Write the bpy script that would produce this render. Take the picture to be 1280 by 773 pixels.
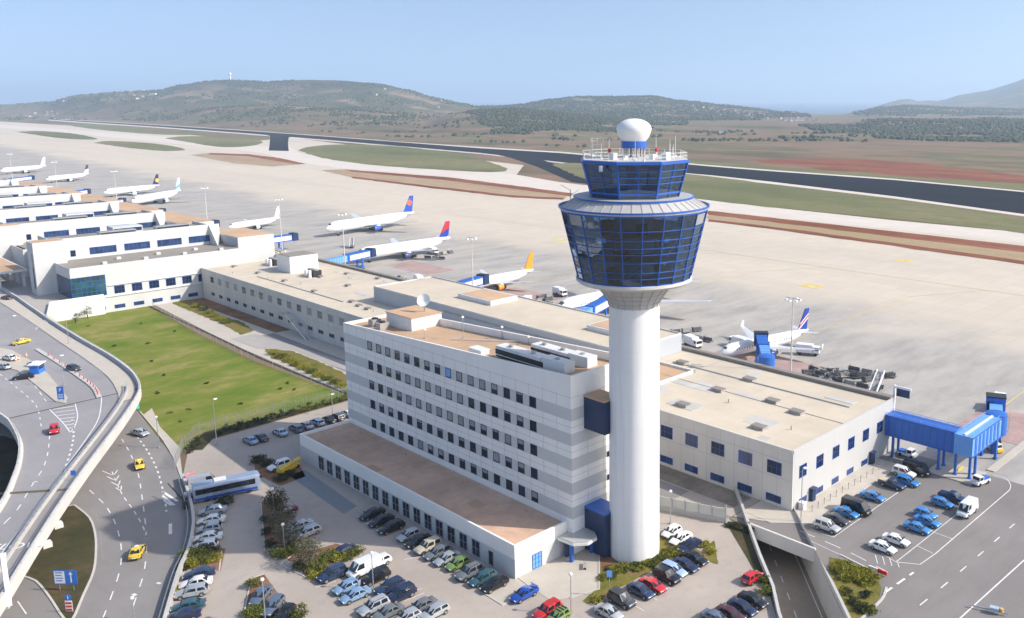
import bpy, bmesh, math, random
from math import sin, cos, pi, radians, hypot, atan2
from mathutils import Vector, Matrix, noise
from mathutils.geometry import tessellate_polygon
random.seed(7)
S = bpy.context.scene
COL = S.collection
for o in list(bpy.data.objects): bpy.data.objects.remove(o)

# ------------------------------------------------------------------ camera, sky, sun, exposure
PX, PY, FL, CH = 800.0, 320.0, 1100.0, 71.0        # principal point / focal length in photo pixels, camera height
HH = PY - 126.0
PITCH = atan2(HH, FL)
YAW = atan2(1020.0, hypot(FL, HH))
FW = Vector((cos(YAW)*cos(PITCH), sin(YAW)*cos(PITCH), -sin(PITCH)))
RT = Vector((sin(YAW), -cos(YAW), 0)); UP = RT.cross(FW)
cam = bpy.data.objects.new('camera', bpy.data.cameras.new('camera')); COL.objects.link(cam)
cam.matrix_world = Matrix((( RT.x, UP.x, -FW.x, 0), (RT.y, UP.y, -FW.y, 0), (RT.z, UP.z, -FW.z, CH), (0,0,0,1)))
cam.data.sensor_width = 36; cam.data.lens = FL/1280*36
cam.data.shift_x = (640-PX)/1280; cam.data.shift_y = -(386.5-PY)/1280
cam.data.clip_start = 1; cam.data.clip_end = 120000
S.camera = cam
SUN_EL = radians(37); SUN_DIR = Vector((.567*cos(SUN_EL), -.824*cos(SUN_EL), sin(SUN_EL)))
W = bpy.data.worlds.new('World'); S.world = W; W.use_nodes = True
nt = W.node_tree; sky = nt.nodes.new('ShaderNodeTexSky'); sky.sky_type = 'NISHITA'; sky.sun_disc = False
sky.sun_elevation = SUN_EL; sky.sun_rotation = atan2(SUN_DIR.x, SUN_DIR.y)
sky.altitude = 100; sky.air_density = 1.0; sky.dust_density = 2.2; sky.ozone_density = 1.0
bg = nt.nodes['Background']; bg.inputs[1].default_value = 0.13
nt.links.new(sky.outputs[0], bg.inputs[0])
tcw = nt.nodes.new('ShaderNodeTexCoord'); adw = nt.nodes.new('ShaderNodeVectorMath'); adw.operation = 'ADD'; adw.inputs[1].default_value = (0, 0, .19)
nmw = nt.nodes.new('ShaderNodeVectorMath'); nmw.operation = 'NORMALIZE'      # lookup tilted up, so the low sky takes the tone found higher
nt.links.new(tcw.outputs['Generated'], adw.inputs[0]); nt.links.new(adw.outputs[0], nmw.inputs[0]); nt.links.new(nmw.outputs[0], sky.inputs[0])
sl = bpy.data.lights.new('sun', 'SUN'); sl.energy = 2.95; sl.angle = radians(.5); sl.color = (1, .95, .87)
so = bpy.data.objects.new('sun', sl); COL.objects.link(so); so.rotation_euler = SUN_DIR.to_track_quat('Z', 'Y').to_euler()
S.view_settings.view_transform = 'Standard'; S.view_settings.look = 'None'
S.view_settings.exposure = 0.83; S.view_settings.gamma = 1; S.view_settings.use_curve_mapping = False
S.render.engine = 'CYCLES'; S.cycles.max_bounces = 6; S.cycles.volume_bounces = 1

def at(x, y, z=0.0):
    """photo pixel -> world point on the horizontal plane z"""
    d = FW*FL + RT*(x-PX) - UP*(y-PY); t = (z-CH)/d.z
    return Vector((d.x*t, d.y*t, z))
def A2(pts, z=0.0): return [tuple(at(p[0], p[1], z)[:2]) for p in pts]

# ------------------------------------------------------------------ materials
def rgb(c): return (c[0], c[1], c[2], 1)
class N:
    def __init__(s, name):
        s.m = bpy.data.materials.new(name); s.m.use_nodes = True; s.t = s.m.node_tree
        s.b = s.t.nodes['Principled BSDF']; s.pos = None
    def n(s, typ, **kw):
        k = s.t.nodes.new(typ)
        for a, v in kw.items(): setattr(k, a, v)
        return k
    def l(s, a, b): s.t.links.new(a, b)
    def coord(s, scale=(1,1,1), obj=False):
        mp = s.n('ShaderNodeMapping'); mp.inputs['Scale'].default_value = scale
        if obj: s.l(s.n('ShaderNodeTexCoord').outputs['Object'], mp.inputs[0])
        else: s.l(s.n('ShaderNodeNewGeometry').outputs['Position'], mp.inputs[0])
        return mp.outputs[0]
    def noise(s, co, scale, detail=4, rough=.55):
        k = s.n('ShaderNodeTexNoise'); k.inputs['Scale'].default_value = scale
        k.inputs['Detail'].default_value = detail; k.inputs['Roughness'].default_value = rough
        s.l(co, k.inputs['Vector']); return k.outputs['Fac']
    def ramp(s, fac, stops):
        k = s.n('ShaderNodeValToRGB'); e = k.color_ramp.elements
        while len(e) < len(stops): e.new(.5)
        for i, (p, c) in enumerate(stops): e[i].position = p; e[i].color = rgb(c)
        s.l(fac, k.inputs[0]); return k.outputs[0]
    def rng(s, fac, a, b, c=0, d=1):
        k = s.n('ShaderNodeMapRange'); s.l(fac, k.inputs[0])
        for i, v in enumerate((a, b, c, d)): k.inputs[i+1].default_value = v
        return k.outputs[0]
    def mix(s, fac, a, b, mode='MIX'):
        k = s.n('ShaderNodeMix', data_type='RGBA', blend_type=mode)
        if isinstance(fac, (int, float)): k.inputs[0].default_value = fac
        else: s.l(fac, k.inputs[0])
        for i, v in ((6, a), (7, b)):
            if isinstance(v, tuple): k.inputs[i].default_value = rgb(v)
            else: s.l(v, k.inputs[i])
        return k.outputs[2]
    def bump(s, h, dist=.05, st=.5):
        k = s.n('ShaderNodeBump'); k.inputs['Distance'].default_value = dist; k.inputs['Strength'].default_value = st
        s.l(h, k.inputs['Height']); s.l(k.outputs[0], s.b.inputs['Normal'])
    def fin(s, col, rough=.8, metal=0, spec=.4):
        if isinstance(col, tuple): s.b.inputs['Base Color'].default_value = rgb(col)
        else: s.l(col, s.b.inputs['Base Color'])
        if isinstance(rough, (int, float)): s.b.inputs['Roughness'].default_value = rough
        else: s.l(rough, s.b.inputs['Roughness'])
        s.b.inputs['Metallic'].default_value = metal; s.b.inputs['Specular IOR Level'].default_value = spec
        return s.m
def varied(name, c, amp=.12, scale=.3, rough=.8, scale2=3, obj=False, metal=0, spec=.4, bump=0, stretch=(1,1,1)):
    """plain surface with weathering at two scales"""
    k = N(name); co = k.coord(stretch, obj)
    f = k.noise(co, scale, 5, .6); g = k.noise(co, scale2, 3)
    lo = tuple(v*(1-amp) for v in c); hi = tuple(min(1, v*(1+amp)) for v in c)
    a = k.ramp(f, [(.3, lo), (.7, hi)])
    a = k.mix(k.rng(g, .35, .75, 0, .5), a, tuple(v*(1-amp*1.3) for v in c))
    if bump: k.bump(g, bump)
    return k.fin(a, rough, metal, spec)
def paint(name, c, rough=.35, metal=0, coat=0):
    k = N(name); co = k.coord(obj=True); f = k.noise(co, 1.5, 3)
    a = k.ramp(f, [(.35, tuple(v*.93 for v in c)), (.7, c)])
    k.fin(a, rough, metal, .5); k.b.inputs['Coat Weight'].default_value = coat; k.b.inputs['Coat Roughness'].default_value = .08
    return k.m
def glass(name, c, rough=.06, amp=.5, sc=.35, spec=.8):
    k = N(name); co = k.coord(obj=False); f = k.noise(co, sc, 2)
    a = k.ramp(f, [(.35, tuple(v*(1-amp) for v in c)), (.7, tuple(v*(1+amp) for v in c))])
    k.fin(a, rough, 0, spec); return k.m
def paved(name, c, joint, stain, panel=7.5, stain_amt=.35, sscale=.02, stretch=(1,1,1), rough=.85, jw=.02, jamt=.35):
    """slab paving: tone per slab, joints, large stains and fine grain"""
    k = N(name); co = k.coord()
    br = k.n('ShaderNodeTexBrick', offset=0.0); br.inputs['Scale'].default_value = 1
    br.inputs['Brick Width'].default_value = panel; br.inputs['Row Height'].default_value = panel
    br.inputs['Mortar Size'].default_value = jw; br.inputs['Mortar Smooth'].default_value = .3
    k.l(co, br.inputs['Vector'])
    br.inputs['Color1'].default_value = rgb(tuple(v*.965 for v in c)); br.inputs['Color2'].default_value = rgb(tuple(v*1.035 for v in c))
    br.inputs['Mortar'].default_value = rgb(tuple(a*(1-jamt)+b*jamt for a, b in zip(c, joint)))
    co2 = k.coord(stretch); s1 = k.noise(co2, sscale, 6, .62)
    a = k.mix(k.rng(s1, .45, .75, 0, stain_amt), br.outputs['Color'], stain)
    s2 = k.noise(co, .35, 5, .65); a = k.mix(k.rng(s2, .5, .8, 0, .22), a, stain)
    s3 = k.noise(co, 4, 2); a = k.mix(k.rng(s3, .4, .7, 0, .12), a, tuple(v*.7 for v in c))
    return k.fin(a, rough, 0, .3)
def ground_mat(name, cols, s1=.03, s2=.4, rough=.95, bump=.1, stretch=(1,1,1)):
    """soil and turf: three tones broken up by noise at two scales"""
    k = N(name); co = k.coord(stretch); a = k.noise(co, s1, 6, .65); b = k.noise(co, s2, 5, .7)
    base = k.ramp(a, [(.36, cols[0]), (.5, cols[1]), (.64, cols[2])])
    r = k.mix(k.rng(b, .42, .68, 0, .75), base, cols[0] if len(cols) < 4 else cols[3])
    c = k.noise(co, s2*6, 3, .7); r = k.mix(k.rng(c, .35, .7, 0, .3), r, tuple(v*.55 for v in cols[0]))
    if bump: k.bump(b, bump, .6)
    return k.fin(r, rough, 0, .15)
M = {}
M['apron'] = paved('apron_concrete', (.575,.495,.395), (.38,.33,.27), (.40,.36,.31), 7.5, .45, .012, (1.6,.25,1), jw=.1, jamt=.6)
def apron_mat():
    m = M['apron']; t = m.node_tree; b = t.nodes['Principled BSDF']; old = b.inputs['Base Color'].links[0].from_socket
    n = lambda ty, **k: (lambda q: ([setattr(q,a,v) for a,v in k.items()], q)[1])(t.nodes.new(ty)); L = t.links.new
    g = n('ShaderNodeNewGeometry'); sp = n('ShaderNodeSeparateXYZ'); L(g.outputs['Position'], sp.inputs[0])
    no = n('ShaderNodeTexNoise'); no.inputs['Scale'].default_value = .018; no.inputs['Detail'].default_value = 6; no.inputs['Roughness'].default_value = .65; L(g.outputs['Position'], no.inputs['Vector'])
    a = n('ShaderNodeMath', operation='MULTIPLY_ADD'); L(sp.outputs[1], a.inputs[0]); a.inputs[1].default_value = -.06; L(sp.outputs[0], a.inputs[2])
    c = n('ShaderNodeMath', operation='MULTIPLY_ADD'); L(no.outputs['Fac'], c.inputs[0]); c.inputs[1].default_value = -90; L(a.outputs[0], c.inputs[2])
    r = n('ShaderNodeMapRange', interpolation_type='SMOOTHSTEP'); L(c.outputs[0], r.inputs[0]); r.inputs[1].default_value = 187; r.inputs[2].default_value = 232; r.inputs[3].default_value = 1; r.inputs[4].default_value = 0
    n2 = n('ShaderNodeTexNoise'); n2.inputs['Scale'].default_value = .07; n2.inputs['Detail'].default_value = 6; n2.inputs['Roughness'].default_value = .7
    mp = n('ShaderNodeMapping'); mp.inputs['Scale'].default_value = (.6,1.6,1); L(g.outputs['Position'], mp.inputs[0]); L(mp.outputs[0], n2.inputs['Vector'])
    st = n('ShaderNodeValToRGB'); e = st.color_ramp.elements; e[0].position = .38; e[0].color = (.43,.395,.35,1); e[1].position = .72; e[1].color = (.285,.265,.245,1); L(n2.outputs['Fac'], st.inputs[0])
    mx = n('ShaderNodeMix', data_type='RGBA'); L(r.outputs[0], mx.inputs[0]); L(old, mx.inputs[6]); L(st.outputs[0], mx.inputs[7]); L(mx.outputs[2], b.inputs['Base Color'])
apron_mat()
M['stand'] = paved('stand_concrete', (.335,.315,.295), (.24,.22,.21), (.19,.18,.175), 7.5, .75, .022, (.8,.5,1))
M['taxiway'] = paved('taxiway_concrete', (.62,.55,.475), (.4,.36,.32), (.50,.44,.38), 7.5, .3, .008, (1.5,.2,1))
M['runway'] = varied('runway_asphalt', (.018,.020,.028), .3, .01, .95, .15, stretch=(2,.15,1), spec=.04)
def asphalt(name, c, stretch=(1,1,1)):
    k = N(name); co = k.coord(); a1 = k.noise(co, .05, 5, .6); a2 = k.noise(k.coord(stretch), .5, 4, .6); a3 = k.noise(co, 3.5, 3, .7); a4 = k.noise(co, .45, 6, .75)
    r = k.ramp(a1, [(.32, tuple(v*.86 for v in c)), (.68, tuple(v*1.12 for v in c))])
    r = k.mix(k.rng(a2, .5, .75, 0, .35), r, tuple(v*.68 for v in c)); r = k.mix(k.rng(a3, .35, .7, 0, .3), r, tuple(v*1.25 for v in c))
    r = k.mix(k.rng(a4, .66, .72, 0, .5), r, tuple(v*.5 for v in c)); return k.fin(r, .88, 0, .3)
M['asphalt'] = asphalt('road_asphalt', (.235,.218,.208), (1,.2,1))
M['yard'] = asphalt('yard_asphalt', (.215,.195,.183), (.2,1,1))
M['deck'] = asphalt('ramp_asphalt', (.285,.27,.272), (1,.25,1))
M['lot'] = asphalt('car_park_asphalt', (.385,.33,.285))
M['walk'] = paved('footway_slabs', (.50,.45,.38), (.33,.29,.25), (.40,.35,.30), 1.2, .35, .12, jw=.012)
M['plazaslab'] = paved('plaza_paving', (.40,.365,.335), (.28,.26,.24), (.33,.3,.28), 2.4, .4, .05)
M['bluegrey'] = paved('grey_block_paving', (.22,.235,.25), (.16,.17,.18), (.18,.19,.2), .6, .3, .2)
M['kerb'] = varied('kerb_concrete', (.52,.49,.45), .1, .4, .85)
M['concrete'] = varied('wall_concrete', (.47,.455,.43), .12, .15, .85, 1.6, stretch=(1,1,.4))
M['office'] = varied('office_cladding', (.86,.835,.785), .05, .08, .5, .6, stretch=(1,1,.35))
M['concrete2'] = varied('fascia_concrete', (.60,.57,.53), .1, .15, .85, 1.2, stretch=(1,1,.4))
M['white'] = varied('white_cladding', (.70,.70,.685), .05, .08, .5, .6, stretch=(1,1,.35))
def tower_render():
    k = N('tower_render'); co = k.coord(); sp = k.n('ShaderNodeSeparateXYZ'); k.l(co, sp.inputs[0])
    w = k.n('ShaderNodeMath', operation='PINGPONG'); k.l(sp.outputs[2], w.inputs[0]); w.inputs[1].default_value = 1.55
    j = k.rng(w.outputs[0], 0, .06, .16, 0)
    s1 = k.noise(k.coord((1,1,.03)), 1.1, 4, .6); s2 = k.noise(co, .12, 4)
    a = k.mix(k.rng(s1, .48, .72, 0, .8), (.80,.79,.77), (.66,.64,.60)); a = k.mix(k.rng(s2, .4, .7, 0, .4), a, (.72,.71,.69)); a = k.mix(j, a, (.45,.44,.42))
    return k.fin(a, .6, 0, .3)
M['towerwhite'] = tower_render()
M['radome'] = varied('radome_shell', (.80,.79,.77), .04, .4, .45, 1.2)
M['endwall'] = varied('pale_wall_panels', (.49,.485,.47), .05, .1, .6, .7, stretch=(1,1,.3))
M['tan'] = varied('tan_roof_gravel', (.52,.345,.215), .16, .07, .95, .7)
M['podroof'] = varied('podium_roof_gravel', (.60,.39,.27), .28, .06, .95, .5)
M['cream'] = paved('cream_roof_membrane', (.59,.505,.39), (.40,.35,.28), (.44,.38,.30), 3.15, .65, .06, jw=.03, jamt=.5)
M['greyroof'] = varied('grey_roof', (.26,.235,.205), .15, .06, .9, .6)
M['greywall'] = varied('grey_wall_panels', (.42,.44,.47), .06, .1, .6, .8)
M['band'] = varied('grey_cladding_band', (.58,.58,.565), .06, .12, .5, .9)
M['glass'] = glass('window_glass', (.018,.026,.05), .12, spec=.3)
M['glassblue'] = glass('blue_curtain_glass', (.02,.045,.12))
M['glassgreen'] = glass('green_curtain_glass', (.02,.07,.075))
M['blind'] = varied('window_blind', (.30,.31,.32), .2, .5, .4)
def see_through():
    k = N('cab_glass'); k.t.nodes.remove(k.b); o = k.t.nodes['Material Output']; tr = k.n('ShaderNodeBsdfTransparent'); tr.inputs[0].default_value = (.22,.37,.58,1)
    gl = k.n('ShaderNodeBsdfGlossy'); gl.inputs['Roughness'].default_value = .02; gl.inputs[0].default_value = (.62,.80,1,1)
    fr = k.n('ShaderNodeFresnel'); fr.inputs[0].default_value = 1.5; f = k.rng(fr.outputs[0], 0, 1, .13, 1.0)
    nz = k.noise(k.coord(), .35, 2); bp = k.n('ShaderNodeBump'); bp.inputs['Strength'].default_value = .12; bp.inputs['Distance'].default_value = .3; k.l(nz, bp.inputs['Height']); k.l(bp.outputs[0], gl.inputs['Normal'])
    mx = k.n('ShaderNodeMixShader'); k.l(f, mx.inputs[0]); k.l(tr.outputs[0], mx.inputs[1]); k.l(gl.outputs[0], mx.inputs[2]); k.l(mx.outputs[0], o.inputs['Surface']); return k.m
M['cabglass'] = see_through()
M['hallwhite'] = varied('hall_cladding', (.56,.56,.545), .06, .08, .55, .6, stretch=(1,1,.35))
M['cart'] = varied('cart_steel', (.13,.13,.135), .3, 1.5, .7)
M['bluetrim'] = paint('blue_frame_paint', (.022,.11,.45), .4)
M['bluesteel'] = varied('blue_steel', (.03,.14,.50), .12, .3, .45, 1.5)
M['bluelight'] = varied('light_blue_steel', (.16,.38,.80), .1, .3, .45, 1.5)
M['bluedark'] = varied('dark_blue_panels', (.014,.034,.095), .15, .3, .4, 1.5)
M['metal'] = varied('galvanised_steel', (.45,.46,.47), .1, .6, .45, 3, metal=.6)
M['roofmetal'] = varied('standing_metal_roof', (.50,.48,.45), .1, .12, .5, 1, metal=.2)
M['dark'] = varied('dark_grille', (.03,.03,.032), .2, 1, .6)
M['grey'] = varied('grey_equipment', (.36,.34,.32), .15, .5, .7)
M['line'] = varied('white_road_paint', (.72,.71,.69), .14, .5, .8, 4)
M['yline'] = varied('yellow_road_paint', (.66,.51,.17), .2, .3, .8, 3)
M['redpad'] = varied('red_stand_paint', (.40,.275,.245), .2, .15, .9, 1)
M['joint'] = varied('joint_filler', (.045,.042,.04), .2, 1, .9)
M['tyre'] = varied('tyre_rubber', (.022,.022,.023), .2, 3, .85)
M['rim'] = varied('wheel_rim', (.5,.5,.51), .1, 3, .35, metal=.8)
M['carglass'] = glass('car_glass', (.018,.022,.028), .05, .4, 1)
M['lamp'] = paint('lamp_lens', (.8,.82,.84), .15)
M['tail'] = paint('tail_lens', (.45,.02,.02), .2)
M['plwhite'] = paint('aircraft_white', (.82,.82,.82), .3, 0, .3)
M['plgrey'] = paint('wing_grey', (.55,.57,.60), .4)
M['globe'] = paint('lamp_globe', (.85,.85,.83), .3)
M['red'] = paint('red_paint', (.6,.03,.025), .4)
M['yellow'] = paint('yellow_paint', (.75,.48,.03), .4)
M['teal'] = paint('teal_paint', (.06,.5,.55), .5)
M['signblue'] = paint('sign_blue', (.03,.17,.62), .4)
M['brownsoil'] = ground_mat('bare_soil', [(.20,.105,.06),(.27,.15,.085),(.33,.20,.12)], .15, .9)
M['redsoil'] = ground_mat('red_earth', [(.17,.055,.025),(.25,.085,.04),(.32,.135,.07)], .03, .3, stretch=(1,.3,1))
M['strip'] = ground_mat('dry_strip', [(.33,.23,.14),(.43,.31,.20),(.36,.28,.14)], .03, .3, stretch=(1,.2,1))
M['airgrass'] = ground_mat('airfield_grass', [(.12,.125,.05),(.19,.175,.075),(.25,.20,.11),(.115,.14,.04)], .008, .08, bump=0, stretch=(1,.4,1))
M['lawn'] = ground_mat('lawn_turf', [(.095,.165,.015),(.19,.205,.035),(.31,.26,.095),(.14,.175,.025)], .075, .4, bump=.15, stretch=(.7,1.2,1))
M['roughgrass'] = ground_mat('rough_grass', [(.045,.043,.02),(.075,.065,.03),(.13,.085,.045),(.05,.055,.02)], .12, .8)
M['verge'] = ground_mat('planted_verge', [(.10,.10,.02),(.20,.17,.04),(.25,.15,.08),(.14,.15,.02)], .25, 1.2)
def leaf_mat(name, a, b):
    k = N(name); co = k.coord(); f = k.noise(co, .9, 4, .7)
    oi = k.n('ShaderNodeObjectInfo'); c = k.ramp(f, [(.35, a), (.68, b)])
    h = k.n('ShaderNodeHueSaturation'); k.l(c, h.inputs['Color']); k.l(k.rng(oi.outputs['Random'], 0, 1, .8, 1.2), h.inputs['Value'])
    k.fin(h.outputs[0], .7, 0, .2); return k.m
M['leafdark'] = leaf_mat('dark_leaves', (.03,.036,.014), (.07,.075,.03))
M['leafolive'] = leaf_mat('olive_leaves', (.085,.085,.05), (.17,.165,.10))
M['leafgreen'] = leaf_mat('bright_leaves', (.055,.075,.012), (.17,.18,.03))
M['leafyellow'] = leaf_mat('yellow_green_leaves', (.15,.15,.015), (.34,.31,.03))
M['bark'] = varied('bark', (.10,.075,.055), .25, 2, .95, 8)
M['farscrub'] = leaf_mat('hill_scrub', (.032,.042,.02), (.075,.085,.042))

# ------------------------------------------------------------------ mesh helpers
class MB:
    def __init__(s): s.v = []; s.f = []; s.mi = []
    def add(s, vs, fs, mi=0):
        b = len(s.v); s.v += [tuple(p) for p in vs]
        for f in fs: s.f.append([b+i for i in f]); s.mi.append(mi)
        return s
    def box(s, x0, x1, y0, y1, z0, z1, mi=0):
        return s.add([(x0,y0,z0),(x1,y0,z0),(x1,y1,z0),(x0,y1,z0),(x0,y0,z1),(x1,y0,z1),(x1,y1,z1),(x0,y1,z1)],
              [(0,3,2,1),(4,5,6,7),(0,1,5,4),(1,2,6,5),(2,3,7,6),(3,0,4,7)], mi)
    def bar(s, p, q, w, h, mi=0, up=Vector((0,0,1))):
        p = Vector(p); q = Vector(q); d = (q-p).normalized()
        if abs(d.dot(up)) > .99: up = Vector((1,0,0))
        r = d.cross(up).normalized(); u = r.cross(d)
        c = [(-w/2,-h/2),(w/2,-h/2),(w/2,h/2),(-w/2,h/2)]
        return s.add([p+r*a+u*b for a,b in c]+[q+r*a+u*b for a,b in c],
              [(3,2,1,0),(4,5,6,7),(0,1,5,4),(1,2,6,5),(2,3,7,6),(3,0,4,7)], mi)
    def tube(s, p, q, r0, r1=None, n=8, mi=0, cap=True):
        p = Vector(p); q = Vector(q); r1 = r0 if r1 is None else r1; d = (q-p).normalized()
        up = Vector((0,0,1)) if abs(d.z) < .95 else Vector((1,0,0))
        a = d.cross(up).normalized(); b = a.cross(d)
        vs = [p+(a*cos(2*pi*i/n)+b*sin(2*pi*i/n))*r0 for i in range(n)]+[q+(a*cos(2*pi*i/n)+b*sin(2*pi*i/n))*r1 for i in range(n)]
        fs = [((i+1)%n, i, n+i, n+(i+1)%n) for i in range(n)]
        if cap: fs += [tuple(range(n)), tuple(range(2*n-1, n-1, -1))]
        return s.add(vs, fs, mi)
    def lathe(s, prof, n=48, c=(0,0), mi=0, a0=0.0, caps=True):
        vs = []
        for r, z in prof: vs += [(c[0]+r*cos(a0+2*pi*i/n), c[1]+r*sin(a0+2*pi*i/n), z) for i in range(n)]
        fs = []
        for k in range(len(prof)-1):
            for i in range(n): fs.append((k*n+i, k*n+(i+1)%n, (k+1)*n+(i+1)%n, (k+1)*n+i))
        if caps: fs += [tuple(range(n-1,-1,-1)), tuple((len(prof)-1)*n+i for i in range(n))]
        return s.add(vs, fs, mi)
    def prism(s, poly, z0, z1, mi=0):
        n = len(poly); A = sum(poly[i][0]*poly[(i+1)%n][1]-poly[(i+1)%n][0]*poly[i][1] for i in range(n))
        if A < 0: poly = poly[::-1]
        f0 = (lambda p: z0) if not callable(z0) else z0; f1 = (lambda p: z1) if not callable(z1) else z1
        vs = [(p[0],p[1],f0(p)) for p in poly]+[(p[0],p[1],f1(p)) for p in poly]
        fs = [(i,(i+1)%n,n+(i+1)%n,n+i) for i in range(n)]
        tri = tessellate_polygon([[Vector((p[0],p[1],0)) for p in poly]])
        for t in tri:
            a,b,c = (Vector((poly[i][0],poly[i][1],0)) for i in t)
            if (b-a).cross(c-a).z < 0: t = (t[0],t[2],t[1])
            fs.append((n+t[0],n+t[1],n+t[2])); fs.append((t[2],t[1],t[0]))
        return s.add(vs, fs, mi)
    def wall(s, path, z0, z1, th, mi=0):
        """a wall of thickness th along a polyline"""
        P = [Vector((p[0],p[1],0)) for p in path]; L = []; R_ = []
        for i in range(len(P)):
            d = (P[min(i+1,len(P)-1)]-P[max(i-1,0)]).normalized(); nn = Vector((-d.y,d.x,0))*th/2
            L.append(P[i]+nn); R_.append(P[i]-nn)
        return s.prism([(p.x,p.y) for p in L]+[(p.x,p.y) for p in reversed(R_)], z0, z1, mi)
    def build(s, name, mats, parent=None, smooth=False, sharp=35):
        me = bpy.data.meshes.new(name); me.from_pydata(s.v, [], s.f); 
        for m in (mats if isinstance(mats, (list,tuple)) else [mats]): me.materials.append(m)
        if len(me.materials) > 1: me.polygons.foreach_set('material_index', s.mi)
        if smooth:
            me.polygons.foreach_set('use_smooth', [True]*len(me.polygons)); me.set_sharp_from_angle(angle=radians(sharp))
        me.update()
        o = bpy.data.objects.new(name, me); COL.objects.link(o)
        if parent: o.parent = parent
        return o
def tag(o, label, cat, group=None):
    o['label'] = label; o['category'] = cat
    if group: o['group'] = group
    return o
def thing(name, label, cat, loc=(0,0,0), rotz=0.0, group=None):
    o = bpy.data.objects.new(name, None); COL.objects.link(o); o.empty_display_size = .5
    o.location = loc; o.rotation_euler = (0,0,rotz); return tag(o, label, cat, group)
def struct(o): o['kind'] = 'structure'; return o
def sheet(name, poly, z, mat, holes=()):
    loops = [[Vector((p[0],p[1],0)) for p in L] for L in [poly]+list(holes)]
    pts = [p for L in loops for p in L]; fs = []
    for t in tessellate_polygon(loops):
        a,b,c = (pts[i] for i in t)
        fs.append(t if (b-a).cross(c-a).z > 0 else (t[0],t[2],t[1]))
    m = MB(); m.add([(p.x,p.y,z) for p in pts], fs)
    return struct(m.build(name, mat))
def ragged(poly, step, amp, seed=0):
    """break a drawn outline up the way turf and soil edges wander"""
    out = []; n = len(poly)
    for i in range(n):
        a = Vector(poly[i][:2]); b = Vector(poly[(i+1)%n][:2]); k = max(1, int((b-a).length/step))
        for j in range(k):
            p = a.lerp(b, j/k); q = Vector((p.x/step*.9+seed, p.y/step*.9, seed)); out.append((p.x+noise.noise(q)*amp*1.6, p.y+noise.noise(q+Vector((9,4,2)))*amp*1.6))
    return out
def stripe(m, path, w, z, dash=None):
    """painted line along a polyline; dash=(on, off)"""
    P = [Vector((p[0],p[1],0)) for p in path]
    seg = []
    if dash is None: seg = [P]
    else:
        acc = 0.0
        for a,b in zip(P,P[1:]):
            L = (b-a).length; d = (b-a)/L; t = -(acc % sum(dash))
            while t < L:
                s0, s1 = max(t,0), min(t+dash[0], L)
                if s1 > s0: seg.append([a+d*s0, a+d*s1])
                t += sum(dash)
            acc += L
    for Q in seg:
        V0 = []; V1 = []
        for i in range(len(Q)):
            d = (Q[min(i+1,len(Q)-1)]-Q[max(i-1,0)]).normalized(); nn = Vector((-d.y,d.x,0))*w/2
            V0.append(Q[i]+nn); V1.append(Q[i]-nn)
        n = len(Q)
        m.add([(p.x,p.y,z) for p in V0+V1], [(n+i, n+i+1, i+1, i) for i in range(n-1)])
def smooth_path(pts, k=4):
    """Catmull-Rom through 2-D points"""
    P = [Vector((p[0],p[1])) for p in pts]; P = [P[0]*2-P[1]]+P+[P[-1]*2-P[-2]]; out = []
    for i in range(1, len(P)-2):
        for j in range(k):
            t = j/k; a,b,c,d = P[i-1],P[i],P[i+1],P[i+2]
            out.append(.5*((2*b)+(c-a)*t+(2*a-5*b+4*c-d)*t*t+(3*b-a-3*c+d)*t**3))
    out.append(P[-2]); return [(p.x,p.y) for p in out]
def text_mesh(name, s, size, mat, parent=None, th=.01):
    cu = bpy.data.curves.new(name, 'FONT'); cu.body = s; cu.size = size; cu.align_x = 'CENTER'; cu.align_y = 'CENTER'; cu.extrude = th
    tmp = bpy.data.objects.new(name, cu); COL.objects.link(tmp)
    me = bpy.data.meshes.new_from_object(tmp.evaluated_get(bpy.context.evaluated_depsgraph_get()))
    bpy.data.objects.remove(tmp); me.materials.clear(); me.materials.append(mat)
    o = bpy.data.objects.new(name, me); COL.objects.link(o)
    if parent: o.parent = parent
    return o
def leaves(m, c, r, n, size, rnd, mi=0):
    """leaf-sized faces spread through an ellipsoid, denser in clumps"""
    cl = []
    for _ in range(max(3, n//40)):
        while True:
            p = Vector((rnd.uniform(-1,1), rnd.uniform(-1,1), rnd.uniform(-1,1)))
            if .2 < p.length < .95: break
        cl.append((p, rnd.uniform(.22,.42)))
    for _ in range(n):
        q, s_ = rnd.choice(cl); p = q+Vector((rnd.gauss(0,s_*.6), rnd.gauss(0,s_*.6), rnd.gauss(0,s_*.6)))
        p = Vector((c[0]+p.x*r[0], c[1]+p.y*r[1], max(.03, c[2]+p.z*r[2])))
        u = Vector((rnd.gauss(0,1), rnd.gauss(0,1), rnd.gauss(0,.8))).normalized(); v = u.orthogonal().normalized()
        v = Matrix.Rotation(rnd.uniform(0,6.28), 3, u) @ v; w = u.cross(v); k = size*rnd.uniform(.6,1.4)
        m.add([p-v*k, p-w*k*.6, p+v*k, p+w*k*.6], [(0,1,2,3)], mi)
# ------------------------------------------------------------------ terrain to the horizon
HD = Vector((cos(YAW), sin(YAW), 0))
def interp(T, x):
    if x <= T[0][0]: return T[0][1]
    for (a,b),(c,d) in zip(T, T[1:]):
        if x <= c: t = (x-a)/(c-a); t = t*t*(3-2*t)*.5+t*.5; return b+(d-b)*t
    return T[-1][1]
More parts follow.
